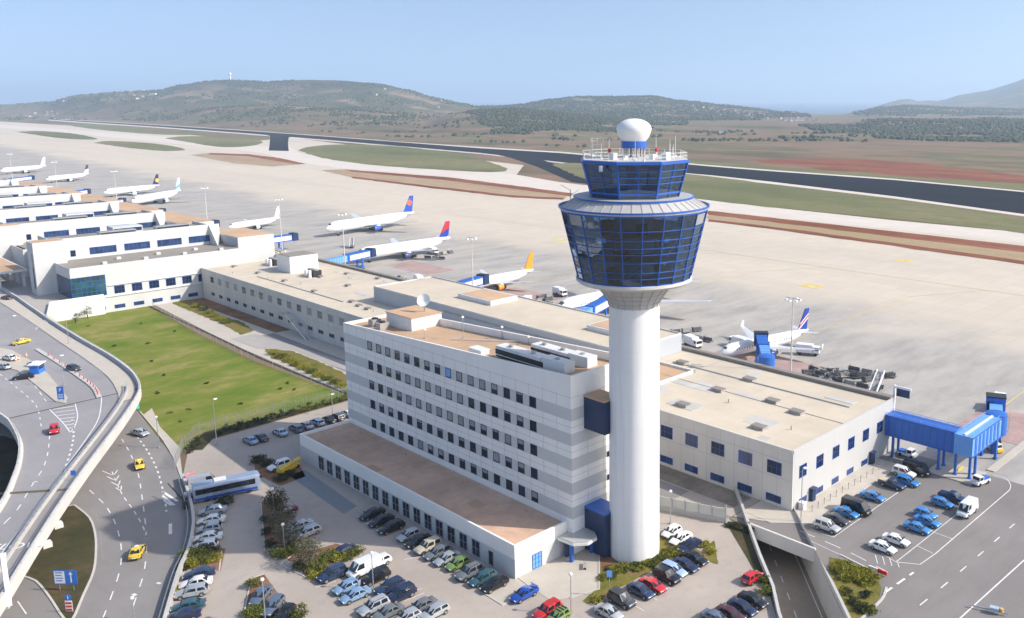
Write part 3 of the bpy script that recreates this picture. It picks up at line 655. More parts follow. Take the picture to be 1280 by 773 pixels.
# ------------------------------------------------------------------ building helpers
def window(parent, face, c, u, z, w, h, gm=None, fm=None, bars=1, sill=False, hb=0):
    """one window: frame with its pane; face '-x' at x=c or '-y' at y=c, u = position along the wall"""
    fm = fm or M['bluetrim']; gm = gm or M['glass']; f = MB(); t = .07
    def bx(m, u0,u1,z0,z1,d0,d1):
        if face == '-x': m.box(c-d1,c-d0,u0,u1,z0,z1)
        else: m.box(u0,u1,c-d1,c-d0,z0,z1)
    bx(f,u-w/2,u+w/2,z-h/2,z-h/2+t,.004,.09); bx(f,u-w/2,u+w/2,z+h/2-t,z+h/2,.004,.09)
    bx(f,u-w/2,u-w/2+t,z-h/2+t,z+h/2-t,.004,.09); bx(f,u+w/2-t,u+w/2,z-h/2+t,z+h/2-t,.004,.09)
    for i in range(bars): q = u-w/2+w*(i+1)/(bars+1); bx(f,q-.03,q+.03,z-h/2+t,z+h/2-t,.004,.08)
    for i in range(hb): q = z-h/2+h*(i+1)/(hb+1); bx(f,u-w/2+t,u+w/2-t,q-.025,q+.025,.004,.075)
    if sill: bx(f,u-w/2-.08,u+w/2+.08,z-h/2-.06,z-h/2-.004,.004,.14)
    fo = f.build('window', fm, parent)
    g = MB(); bx(g,u-w/2+t*.6,u+w/2-t*.6,z-h/2+t*.6,z+h/2-t*.6,.002,.03); g.build('pane', gm, fo); return fo
def parapet(m, poly, z0, z1, th=.3):
    m.wall(poly+[poly[0]], z0, z1, th)
rw = random.Random(11)

# ------------------------------------------------------------------ administration block beside the tower
X0,X1,Y0,Y1 = 88.3,100.4,95.0,163.0
top = lambda p: 29.5-(p[1]-Y0)/(Y1-Y0)*3.3
AB = thing('office_block', 'white six storey office block with rows of small square windows beside the control tower', 'office building')
m_ = MB(); m_.prism([(X0,Y0),(X1,Y0),(X1,Y1),(X0,Y1)], 0, lambda p: top(p)-.7); m_.build('walls', M['office'], AB)
m_ = MB(); m_.prism([(X0+.35,Y0+.35),(X1-.35,Y0+.35),(X1-.35,Y1-.35),(X0+.35,Y1-.35)], lambda p: top(p)-.69, lambda p: top(p)-.6); m_.build('roof', M['tan'], AB)
m_ = MB(); e_ = lambda a,b: [(a[0],a[1]),(b[0],a[1]),(b[0],b[1]),(a[0],b[1])]
m_.prism(e_((X0,Y0),(X0+.35,Y1)), lambda p: top(p)-.7, top); m_.prism(e_((X0+.35,Y0),(X1,Y0+.35)), lambda p: top(p)-.7, top)
m_.prism(e_((X0+.35,Y1-.35),(X1,Y1)), lambda p: top(p)-.7, top); m_.prism(e_((X1-.35,Y0+.35),(X1,Y1-.35)), lambda p: top(p)-.7, lambda p: top(p)+.75)
m_.build('parapet', M['office'], AB)
rows = [7.0,11.05,15.1,19.15,23.2]
for z in rows:
    m_ = MB(); m_.box(X0-.02,X1+.02,Y0-.02,Y1+.02,z-.98,z+.98); m_.build('cladding_band', M['band'], AB)
jm = MB()
for z in rows:
    for y in [Y0+i*3.31 for i in range(1,21)]: jm.box(X0-.012,X0,y-.02,y+.02,z+1.0,z+3.05)
for z in (9.03,13.08,17.13,21.18,26): jm.box(X0-.011,X0,Y0,Y1,z-.02,z+.02); jm.box(X0,X1,Y0-.011,Y0,z-.02,z+.02)
for y in (98.5,102,105.5): pass
for z in rows:
    for x in (91.8,95.3,98.8): jm.box(x-.02,x+.02,Y0-.012,Y0,z+1.0,z+3.05)
jm.build('panel_joints', M['grey'], AB)
for r, z in enumerate(rows):
    for i in range(16):
        y = 153.0-i*3.27
        gm = M['glass']
        if (r==4 and i<3) or (r==3 and 4<=i<=9) or (r==2 and 4<=i<=9) or (r==4 and i>9 and rw.random()<.5) or rw.random()<.1: gm = M['blind']
        if r==4 and i==8: gm = M['bluelight']
        fo = window(AB, '-x', X0-.02, y, z+.1, 1.55, 1.65, gm, M['dark'], 0, sill=True)
        if gm is M['glass'] and rw.random() < .45:
            hb = rw.uniform(.25, 1.0); bm3 = MB(); bm3.box(X0-.056,X0-.052,y-.7,y+.7,z+.1+.76-hb,z+.1+.76); bm3.build('blind', M['blind'], fo)
# stair bay windows on the end wall
for z in (10.5,14.5): window(AB, '-y', Y0-.02, 96.4, z, .7, .9, M['glass'], M['dark'], 0)

# podium
PO = thing('annex', 'single storey white annex with a brown gravel roof in front of the office block', 'annex building')
pz = 5.4
m_ = MB(); m_.box(77.5,88.29,96.2,163,0,4.75); m_.build('walls', M['office'], PO)
m_ = MB(); m_.box(77.46,88.2,96.16,163.04,0,3.1); m_.build('base_cladding', M['band'], PO)
m_ = MB(); m_.box(77.9,88.28,96.6,162.6,4.76,4.85); m_.build('roof', M['podroof'], PO)
m_ = MB(); m_.prism([(77.5,96.2),(88.28,96.2),(88.28,96.55),(77.85,96.55),(77.85,162.65),(88.28,162.65),(88.28,163),(77.5,163)], 4.752, pz); m_.build('parapet', M['office'], PO)
for i in range(17):
    if i == 0: continue
    window(PO, '-x', 77.46, 155.6-(i-.5)*3.26+.6, 1.62, 2.0, 2.7, M['glass'], M['grey'], 1, hb=1)
f = window(PO, '-x', 77.46, 101.9, 1.35, 1.2, 2.4, M['glass'], M['grey'], 0); f.name = 'door'
f = window(PO, '-y', 96.16, 81.8, 1.35, 1.9, 2.4, M['bluelight'], M['bluetrim'], 2, hb=2); f.name = 'door'

for k_ in range(12):
    x, y = rw.uniform(79,87), rw.uniform(98,161); m_ = MB(); a, b = rw.uniform(.3,1.2), rw.uniform(.5,2.5); m_.box(x-a,x+a,y-b,y+b,4.852,4.86+.003*k_); m_.build('roof_patch', M['tan'], PO)
for y in (104,121,139,155): m_ = MB(); m_.lathe([(.1,4.85),(.1,5.3),(.18,5.32),(.02,5.42)],10,(86.5,y)); m_.build('vent_pipe', M['grey'], PO)
# entrance canopy
CN = thing('entrance_canopy', 'fan shaped white canopy on blue columns over the office entrance', 'canopy', (87.6,93.2,0))
fan = [(-1.8,2.6),(-1.5,-.6),(.3,-2.1),(2.4,-1.9),(4.6,1.3),(3.2,2.6)]
m_ = MB(); m_.prism(fan, 3.2, 3.6); m_.build('fascia', M['white'], CN)
cx_ = sum(p[0] for p in fan)/6; cy_ = sum(p[1] for p in fan)/6
m_ = MB(); m_.prism([(cx_+(p[0]-cx_)*.95, cy_+(p[1]-cy_)*.95) for p in fan], 3.602, 3.75); m_.build('roof', M['roofmetal'], CN)
for x, y in ((-.9,.4),(3.2,.1)):
    c = MB(); c.box(x-.25,x+.25,y-.25,y+.25,0,3.35); c.build('column', M['bluetrim'], CN)
m_ = MB(); m_.box(-.6,2.6,1.9,2.3,0,3.2); m_.build('glass_doors', M['glassblue'], CN)

# ------------------------------------------------------------------ control tower
tx, ty = 95.6, 88.5
CT = thing('control_tower', 'tall white airport control tower with a flared blue glass cabin and white radome', 'control tower', (tx,ty,0))
m_ = MB(); m_.lathe([(3.98,0),(3.84,40.5)], 96); m_.build('shaft', M['towerwhite'], CT, True)
m_ = MB(); m_.lathe([(3.86,40.5),(4.02,41.2),(4.5,42.0),(5.05,42.7),(5.5,43.3),(5.9,43.75)], 22, a0=.12); m_.build('neck', M['concrete'], CT)
m_ = MB()
for i in range(22):
    a = .12+2*pi*i/22
    for (r0,z0),(r1,z1) in zip([(3.88,40.5),(4.04,41.2),(4.52,42.0),(5.07,42.7),(5.52,43.3)],[(4.04,41.2),(4.52,42.0),(5.07,42.7),(5.52,43.3),(5.92,43.75)]):
        m_.bar((r0*cos(a),r0*sin(a),z0),(r1*cos(a),r1*sin(a),z1),.07,.07)
for r,z in ((4.04,41.2),(4.52,42.0),(5.07,42.7)):
    for i in range(22): a=.12+2*pi*i/22; b=.12+2*pi*(i+1)/22; m_.bar((r*cos(a),r*sin(a),z),(r*cos(b),r*sin(b),z),.06,.06)
m_.build('neck_ribs', M['grey'], CT)
m_ = MB(); m_.lathe([(5.7,43.7),(8.3,44.25),(8.75,44.6),(8.75,45.0),(8.5,45.05)], 66); m_.build('soffit', M['concrete2'], CT, True)
NF = 22; AO = YAW+pi+.12; ZB, ZT, RB, RTp = 45.0, 55.3, 8.55, 10.95
g_ = MB(); g_.lathe([(RB,ZB),(RTp,ZT)], NF, a0=AO); g_.build('lower_glazing', M['cabglass'], CT)
m_ = MB(); m_.lathe([(3.0,45.1),(3.0,55.2)],24); m_.build('cab_core', M['concrete2'], CT, True)
for z,r in ((45.1,8.3),(48.5,9.1),(52.0,9.9)):
    m_ = MB(); m_.lathe([(r,z),(r,z+.3)], NF, a0=AO); m_.build('cab_floor', M['kerb'], CT)
ri_ = random.Random(8)
for k_ in range(26):
    a = ri_.uniform(0,2*pi); z = (45.4,48.8,52.3)[k_%3]; r = ri_.uniform(5.2,7.4)+(k_%3)*.6; s_ = ri_.uniform(.4,1.1); x, y = r*cos(a), r*sin(a)
    m_ = MB(); m_.box(x-s_,x+s_,y-s_*.6,y+s_*.6,z,z+ri_.uniform(.8,2.2)); m_.build('cab_cabinet', M[('grey','white','dark','bluesteel')[k_%4]], CT)
for a0,z0 in ((3.6,45.4),(4.6,48.8),(5.6,45.4)):
    p_ = Vector((6.6*cos(a0),6.6*sin(a0),z0)); q_ = Vector((6.9*cos(a0+.75),6.9*sin(a0+.75),z0+3.2)); m_ = MB(); m_.bar(p_,q_,1.1,.3); m_.build('cab_stair', M['white'], CT)
m_ = MB(); m_.lathe([(5.6,57.25),(5.6,58.3),(4.9,58.3),(4.9,57.25)],16,caps=False); m_.build('control_desk', M['grey'], CT)
m_ = MB(); m_.lathe([(1.1,57.2),(1.1,62.1)],16); m_.build('cab_column', M['concrete2'], CT, True)
pr = lambda t: (RB+(RTp-RB)*t+.05, ZB+(ZT-ZB)*t)
m_ = MB()
for i in range(NF):
    a = AO+2*pi*i/NF; r0,z0 = pr(0); r1,z1 = pr(1); m_.bar((r0*cos(a),r0*sin(a),z0),(r1*cos(a),r1*sin(a),z1),.13,.1)
m_.build('mullions', M['bluetrim'], CT)
for t in (.0,.11,.2,.34,.46,.55,.66,.79,1.0):
    r,z = pr(t); m_ = MB()
    for i in range(NF):
        a=AO+2*pi*i/NF; b=AO+2*pi*(i+1)/NF; k_ = .085 if 0<t<1 else .3; m_.bar((r*cos(a),r*sin(a),z),(r*cos(b),r*sin(b),z),.09,k_)
    m_.build('transom', M['bluetrim'], CT)
bl = MB()
for i, t0, t1 in ((16,.82,.98),(3,.82,.97),(18,.83,.98)):
    a=AO+2*pi*(i+.04)/NF; b=AO+2*pi*(i+.96)/NF; (r0,z0),(r1,z1)=pr(t0),pr(t1); r0-=.02; r1-=.02
    bl.add([(r0*cos(a),r0*sin(a),z0),(r0*cos(b),r0*sin(b),z0),(r1*cos(b),r1*sin(b),z1),(r1*cos(a),r1*sin(a),z1)],[(0,1,2,3)])
bl.build('window_blinds', M['blind'], CT)
m_ = MB(); m_.lathe([(RTp-.1,ZT+.1),(11.15,ZT+.1),(11.15,ZT+.28),(10.8,ZT+.34),(8.9,56.75),(8.8,56.95),(8.8,57.15),(6.4,57.2)], 44, a0=AO); m_.build('gallery_roof', M['roofmetal'], CT)
m_ = MB()
for i in range(44):
    a = AO+2*pi*i/44; m_.bar((10.8*cos(a),10.8*sin(a),ZT+.36),(8.92*cos(a),8.92*sin(a),56.78),.1,.06)
m_.build('roof_seams', M['grey'], CT)
for r,z,nm in ((11.15,ZT+.42,'rim_rail'),(8.9,57.05,'gallery_rail')):
    m_ = MB(); n=44
    for i in range(n): a=AO+2*pi*i/n; b=AO+2*pi*(i+1)/n; m_.bar((r*cos(a),r*sin(a),z),(r*cos(b),r*sin(b),z),.2,.24)
    m_.build(nm, M['bluetrim'], CT)
A8 = YAW+pi-pi/8+.1
RB8, RT8, ZB8, ZT8 = 6.75, 8.15, 57.1, 62.2
g_ = MB(); g_.lathe([(RB8,ZB8),(RT8,ZT8)], 8, a0=A8); g_.build('upper_glazing', M['cabglass'], CT)
pr8 = lambda t: (RB8+(RT8-RB8)*t+.05, ZB8+(ZT8-ZB8)*t)
m_ = MB(); tr8 = MB()
for i in range(8):
    a=A8+2*pi*i/8; b=A8+2*pi*(i+1)/8; (r0,z0),(r1,z1)=pr8(0),pr8(1)
    m_.bar((r0*cos(a),r0*sin(a),z0),(r1*cos(a),r1*sin(a),z1),.26,.18)
    ca = ((cos(a)+cos(b))/2,(sin(a)+sin(b))/2); m_.bar((r0*ca[0],r0*ca[1],z0),(r1*ca[0],r1*ca[1],z1),.09,.08)
m_.build('mullions', M['bluetrim'], CT)
for t,k_ in ((0,.22),(.16,.26),(.45,.1),(.62,.1),(.8,.1)):
    r,z = pr8(t); tr8 = MB()
    for i in range(8): a=A8+2*pi*i/8; b=A8+2*pi*(i+1)/8; tr8.bar((r*cos(a),r*sin(a),z),(r*cos(b),r*sin(b),z),.1,k_)
    tr8.build('transom', M['bluetrim'], CT)
m_ = MB(); m_.lathe([(RT8-.1,62.1),(8.35,62.15),(8.35,62.55),(8.2,62.6)], 8, a0=A8); m_.build('cornice', M['bluetrim'], CT)
m_ = MB(); m_.lathe([(8.15,62.6),(8.15,62.66),(0.02,62.9)], 8, a0=A8); m_.build('deck', M['kerb'], CT)
m_ = MB()
for z in (63.15,63.65):
    for i in range(8): a=A8+2*pi*i/8; b=A8+2*pi*(i+1)/8; m_.bar((8*cos(a),8*sin(a),z),(8*cos(b),8*sin(b),z),.05,.05)
for i in range(8):
    a=A8+2*pi*i/8; b=A8+2*pi*(i+1)/8
    for j in range(4):
        t=j/4; p=(8*(cos(a)*(1-t)+cos(b)*t),8*(sin(a)*(1-t)+sin(b)*t)); m_.bar((p[0],p[1],62.6),(p[0],p[1],63.65),.05,.05)
m_.build('railing', M['white'], CT)
for i in range(6):
    a=i*pi/3; c=MB(); c.bar((1.55*cos(a),1.55*sin(a),62.8),(1.55*cos(a),1.55*sin(a),64.15),.24,.24); c.build('radome_leg', M['grey'], CT)
m_ = MB(); m_.lathe([(1.88,64.15),(1.88,65.15)], 32); m_.build('radome_drum', M['bluetrim'], CT, True)
m_ = MB(); m_.lathe([(1.75,65.15),(2.2,65.75),(2.5,66.5),(2.58,66.95),(2.45,67.4),(2.05,67.85),(1.4,68.2),(.7,68.38),(.02,68.43)], 48); m_.build('radome', M['radome'], CT, True)
rt = random.Random(5)
for k_ in range(2):
    v = (-RT.x*3.6,-RT.y*3.6) if k_==0 else (RT.x*3.4+1,RT.y*3.4+1); c=MB(); c.tube((v[0],v[1],62.7),(v[0],v[1],63.5),.14); b=c.build('beacon', M['white'], CT); c=MB(); c.lathe([(.2,63.5),(.26,63.7),(.2,64.0),(.05,64.1)],12,v); c.build('beacon_lens', M['red'], b, True)
for k_ in range(14):
    a = rt.uniform(0,2*pi); r = rt.uniform(5.2,7.6); p=(r*cos(a),r*sin(a)); h=rt.uniform(1.2,3.4); c=MB(); c.tube((p[0],p[1],62.6),(p[0],p[1],62.6+h),.045,.03,6); c.box(p[0]-.12,p[0]+.12,p[1]-.12,p[1]+.12,62.6,62.95); c.build('antenna', M['white'], CT)
bx_ = -RT*6.3; c=MB()
for du in (0,.9,1.8):
    q = bx_+RT*du; c.bar((q.x,q.y,62.6),(q.x,q.y,65.6),.07,.07)
for z in (63.6,64.6,65.5): c.bar((bx_.x,bx_.y,z),(bx_.x+RT.x*1.8,bx_.y+RT.y*1.8,z),.06,.06)
for z in (63.9,65.1): 
    q=bx_+RT*.4; c.lathe([(.02,z),(.5,z+.08)],12,(q.x,q.y))
c.build('antenna_frame', M['white'], CT)
for du, s_ in ((-2.9,.8),(2.7,.7),(4.6,.9),(-1.2,.5)):
    q = RT*du-HD*4.2; c=MB(); c.box(q.x-s_/2,q.x+s_/2,q.y-s_/2,q.y+s_/2,62.6,62.6+s_*1.3); c.build('equipment_cabinet', M['white'], CT)
q = -RT*9.3-HD*2; c=MB(); c.bar((q.x,q.y,56.3),(q.x,q.y,58.2),.08,.08); c.bar((q.x,q.y,58.1),(q.x-RT.x*1.4,q.y-RT.y*1.4,58.9),.07,.07); c.bar((q.x,q.y,57.2),(q.x+RT.x*1.2,q.y+RT.y*1.2,58.2),.06,.06); c.build('davit', M['metal'], CT)
q = -RT*4.6-HD*6.75; c=MB()
for s_ in (0,3.3):
    p = q+RT*s_*.65; c.box(p.x-.2,p.x+.2,p.y-.2,p.y+.2,61.2,62.0)
c.build('wall_lights', M['white'], CT)
LK = thing('tower_link', 'dark blue enclosed bridge joining the office block to the tower shaft high up', 'link bridge', (92.6,95,0))
m_ = MB(); m_.box(-1.6,1.9,-4.6,-.03,20.4,25.6); m_.build('walls', M['bluedark'], LK)
m_ = MB(); m_.box(-1.7,2.0,-4.6,-.025,25.6,25.9); m_.build('roof', M['tan'], LK)
LK = thing('tower_lobby', 'dark blue entrance lobby at the foot of the tower shaft', 'lobby', (92.6,95,0))
m_ = MB(); m_.box(-1.7,1.9,-4.6,-.03,0,7.2); m_.build('walls', M['bluedark'], LK)
m_ = MB(); m_.box(-1.8,2.0,-4.7,-.025,7.2,7.45); m_.build('roof', M['bluesteel'], LK)

# ------------------------------------------------------------------ long terminal pier
TM = thing('terminal_pier', 'long two storey grey terminal pier with a cream roof behind the office block', 'terminal building')
TX0,TX1,TY0,TY1,TZ = 124.4,162.0,77.6,329.6,11.2
m_ = MB(); m_.box(TX0,TX1,TY0,TY1,0,10.55); m_.build('walls', M['concrete2'], TM)
m_ = MB(); m_.box(TX0+.35,TX1-.35,TY0+.35,TY1-.35,10.56,10.8); m_.build('roof', M['cream'], TM)
m_ = MB(); parapet(m_, [(TX0+.17,TY0+.17),(TX1-.17,TY0+.17),(TX1-.17,TY1),(TX0+.17,TY1)], 10.552, TZ, .36); m_.build('parapet', M['concrete2'], TM)
m_ = MB(); m_.box(TX0+.4,TX1-.4,TY0-.03,TY0+.4,0,TZ-.01); m_.build('end_wall', M['endwall'], TM)
m_ = MB(); m_.box(TX1-1.1,TX1+.3,TY0+.3,TY1,TZ-.3,TZ+.35); m_.build('roof_edge_duct', M['greyroof'], TM)
m_ = MB(); m_.box(TX0-.02,TX0,TY0,TY1,5.45,5.5); m_.box(TX0-.02,TX0,TY0,TY1,8.9,8.95)
for i in range(80): m_.box(TX0-.014,TX0,TY0+i*3.15,TY0+i*3.15+.04,0,10.5)
m_.build('panel_joints', M['grey'], TM)
m_ = MB(); m_.box(142.8,142.95,TY0+.5,236,10.8,10.9)
for y in (120,160,204,265,300): m_.box(TX0+.5,TX1-1.2,y,y+.12,10.8,10.87)
m_.build('roof_joint', M['grey'], TM)
for i in range(5): window(TM, '-x', TX0, 106.5-i*6.27, 7.1, 3.0, 2.4, M['glassblue'] if i%2 else M['glass'], M['bluetrim'], 2, hb=1)
for i in range(5): window(TM, '-x', TX0, 106.5-i*6.27, 1.35, 3.2, 1.4, M['glassblue'], M['bluetrim'], 1)
for i in range(16):
    y = 320.5-i*6.45
    window(TM, '-x', TX0, y, 8.0, 2.7, 2.2, rw.choice([M['glass'],M['blind'],M['glass'],M['glassgreen']]), M['grey'], 1, hb=1)
    window(TM, '-x', TX0, y, 2.75, 2.9, 1.2, M['glass'], M['grey'], 1)
for i in range(6):
    window(TM, '-y', TY0-.03, 127.6+i*5.7, 6.65, 2.3, 2.3, M['glass'], M['bluetrim'], 2, hb=1)
    if i < 5: window(TM, '-y', TY0-.03, 127.9+i*5.6, 1.0, 2.4, 1.1, M['glassblue'], M['bluetrim'], 1)
for x in (130.6,152.8):
    d = MB(); d.box(x-.55,x+.55,TY0-.75,TY0-.03,0,2.4); d.box(x-.7,x+.7,TY0-1.0,TY0-.03,2.4,2.55); d.build('door', M['bluedark'], TM)
ud = MB(); ud.box(126,126.9,76.2,77.2,.09,1.3); ud.box(125.9,127,76.1,77.3,1.3,1.4); tag(ud.build('cabinet', M['white']), 'white utility cabinet at the near corner of the terminal pier', 'cabinet')
RB_ = thing('upper_pier', 'raised grey upper storey on top of the terminal pier behind the office roof', 'upper storey', (0,0,0))
m_ = MB(); m_.box(138.5,159.5,132,236,10.85,15.2); m_.build('walls', M['greywall'], RB_)
m_ = MB(); m_.box(138.9,159.2,132.4,235.6,15.2,15.28); m_.build('roof', M['cream'], RB_)
m_ = MB(); parapet(m_, [(138.65,132.15),(159.35,132.15),(159.35,235.85),(138.65,235.85)], 15.202, 15.6, .3); m_.build('parapet', M['concrete2'], RB_)
m_ = MB(); m_.box(138.47,138.5,134,200,13.3,14.0); m_.build('louvre_band', varied('louvre_grey', (.30,.32,.345), .1, .5, .6), RB_)
for (y0,y1) in ((190,205),(140,152)):
    m_ = MB(); m_.box(147,156.5,y0,y1,15.28,16.5); m_.build('roof_well', M['white'], RB_); m_ = MB(); m_.box(147.5,156,y0+.5,y1-.5,16.502,16.56); m_.build('roof_well_floor', M['tan'], RB_)
p0 = at(828,462,11.2); m_ = thing('roof_well', 'sunken orange roof panel with a white kerb on the cream pier roof', 'roof light', (0,0,0))
c = MB(); parapet(c, [(137,119.5),(148.5,119.5),(148.5,131.5),(137,131.5)], 10.8, 11.4, .5); c.build('kerb', M['white'], m_)
c = MB(); c.box(137.2,148.3,119.7,131.3,10.802,10.9); c.build('panel', M['tan'], m_)
# sky-light boxes on the pier roof
def rooftop_box(px, py, z, sx, sy, sz, lab, mat='grey', nm='roof_vent', cat='roof vent', grp='vents on the pier roof'):
    p = at(px, py, z); t = thing(nm, lab, cat, (p.x,p.y,z-.02), 0, grp)
    m = MB(); m.box(-sx/2,sx/2,-sy/2,sy/2,0,sz); m.build('housing', M[mat], t)
    m = MB(); m.box(-sx/2-.1,sx/2+.1,-sy/2-.1,sy/2+.1,sz,sz+.1); m.build('lid', M['greyroof'], t); return t
for px, py in ((853,455),(937,476),(898,489),(854,508),(966,503),(996,517),(949,536)):
    rooftop_box(px, py, 10.8, 1.6, 2.6, .6, 'low grey ventilation box on the cream roof right of the tower')
for px, py in ((293,334),(323,342),(356,352),(393,365),(434,343),(435,358),(401,347),(360,337),(440,378),(449,383),(460,387),(473,349)):
    rooftop_box(px, py, 10.8, 1.2, 2.0, .5, 'small dark ventilation box on the cream roof left of the office block')
PR = thing('plant_room', 'white windowless plant room standing on the far end of the pier roof', 'plant room', (0,0,0))
a = at(355,340,10.8); m_ = MB(); m_.box(a.x,a.x+10.5,a.y-5,a.y+5,10.8,16.6); m_.build('walls', M['white'], PR)
m_ = MB(); m_.box(a.x+.3,a.x+10.2,a.y-4.7,a.y+4.7,16.6,16.8); m_.build('roof', M['greyroof'], PR)
for px, py, lab in ((343,331,'left'),(392,345,'right')):
    p = at(px, py, 10.8); t = thing('chiller', f'dark rooftop chiller with white cylinders just {lab} of the white plant room', 'chiller', (p.x,p.y,10.8))
    m = MB(); m.box(-1.5,1.5,-3,3,0,2.2); m.build('casing', M['dark'], t)
    for j in range(3): m = MB(); m.lathe([(.9,2.2),(.9,2.5),(.3,2.5)], 14, (0,-2+j*2)); m.build('fan', M['grey'], t, True)
    for j in range(2): m = MB(); m.lathe([(.6,0),(.6,2.4),(.1,2.7)], 14, (-2.4,-2+j*2.4)); m.build('tank', M['white'], t, True)
p = at(343,318,10.8); t = thing('pipework', 'cluster of pale pipes and ducts on the pier roof at the main hall', 'pipework', (p.x,p.y,10.8))
for j in range(5): m = MB(); m.tube((j*1.4-3,-4,.5+.25*j),(j*1.4-3,5,.5+.25*j),.3); m.tube((j*1.4-3,5,.5+.25*j),(j*1.4-3,5,0),.3); m.build('duct', M['grey' if j%2 else 'concrete2'], t)
rr_ = random.Random(31)
for k_ in range(26):
    x, y = rr_.uniform(126.5,159.5), rr_.choice([rr_.uniform(80,128), rr_.uniform(240,325)])
    m_ = MB(); a, b = rr_.uniform(.6,2.4), rr_.uniform(.8,3.5); m_.box(x-a,x+a,y-b,y+b,10.79,10.81+.003*k_); m_.build('roof_patch', M['kerb' if k_%3 else 'concrete'], TM)
for k_ in range(14):
    x, y = rr_.uniform(127,158), 84+k_*17.5
    if 130 < y < 238 and x > 137: x = 131
    m_ = MB(); m_.lathe([(.12,10.8),(.12,11.5),(.2,11.5),(.02,11.65)],10,(x,y)); m_.build('vent_pipe', M['grey'], TM)
for y0,y1,x in ((82,128,151.5),(242,300,131.5)):
    m_ = MB(); m_.box(x,x+.3,y0,y1,10.86,11.0); m_.build('cable_tray', M['metal'], TM)
# external escape stair
ES = thing('escape_stair', 'white steel escape stair down the grey pier wall behind the lawn', 'stair', (0,0,0))
a = Vector((123.6,262,5.4)); b = Vector((122.6,247,.1))
for dx in (-1.1,.1): m = MB(); m.bar(a+Vector((dx,0,0)), b+Vector((dx,0,0)), .12, .5); m.build('stringer', M['white'], ES)
m = MB()
for i in range(30): p = a.lerp(b,(i+.5)/30); m.box(p.x-1.1,p.x+.1,p.y-.15,p.y+.15,p.z-.02,p.z+.03)
m.build('treads', M['metal'], ES)
for dx in (-1.1,.1):
    m = MB(); m.bar(a+Vector((dx,0,1.1)), b+Vector((dx,0,1.1)), .08, .08)
    for i in range(9): p = a.lerp(b,i/8); m.bar(p+Vector((dx,0,0)),p+Vector((dx,0,1.1)),.05,.05)
    m.build('handrail', M['white'], ES)
m = MB(); m.box(122.3,124.38,261.5,264.5,5.3,5.45); m.build('landing', M['metal'], ES)

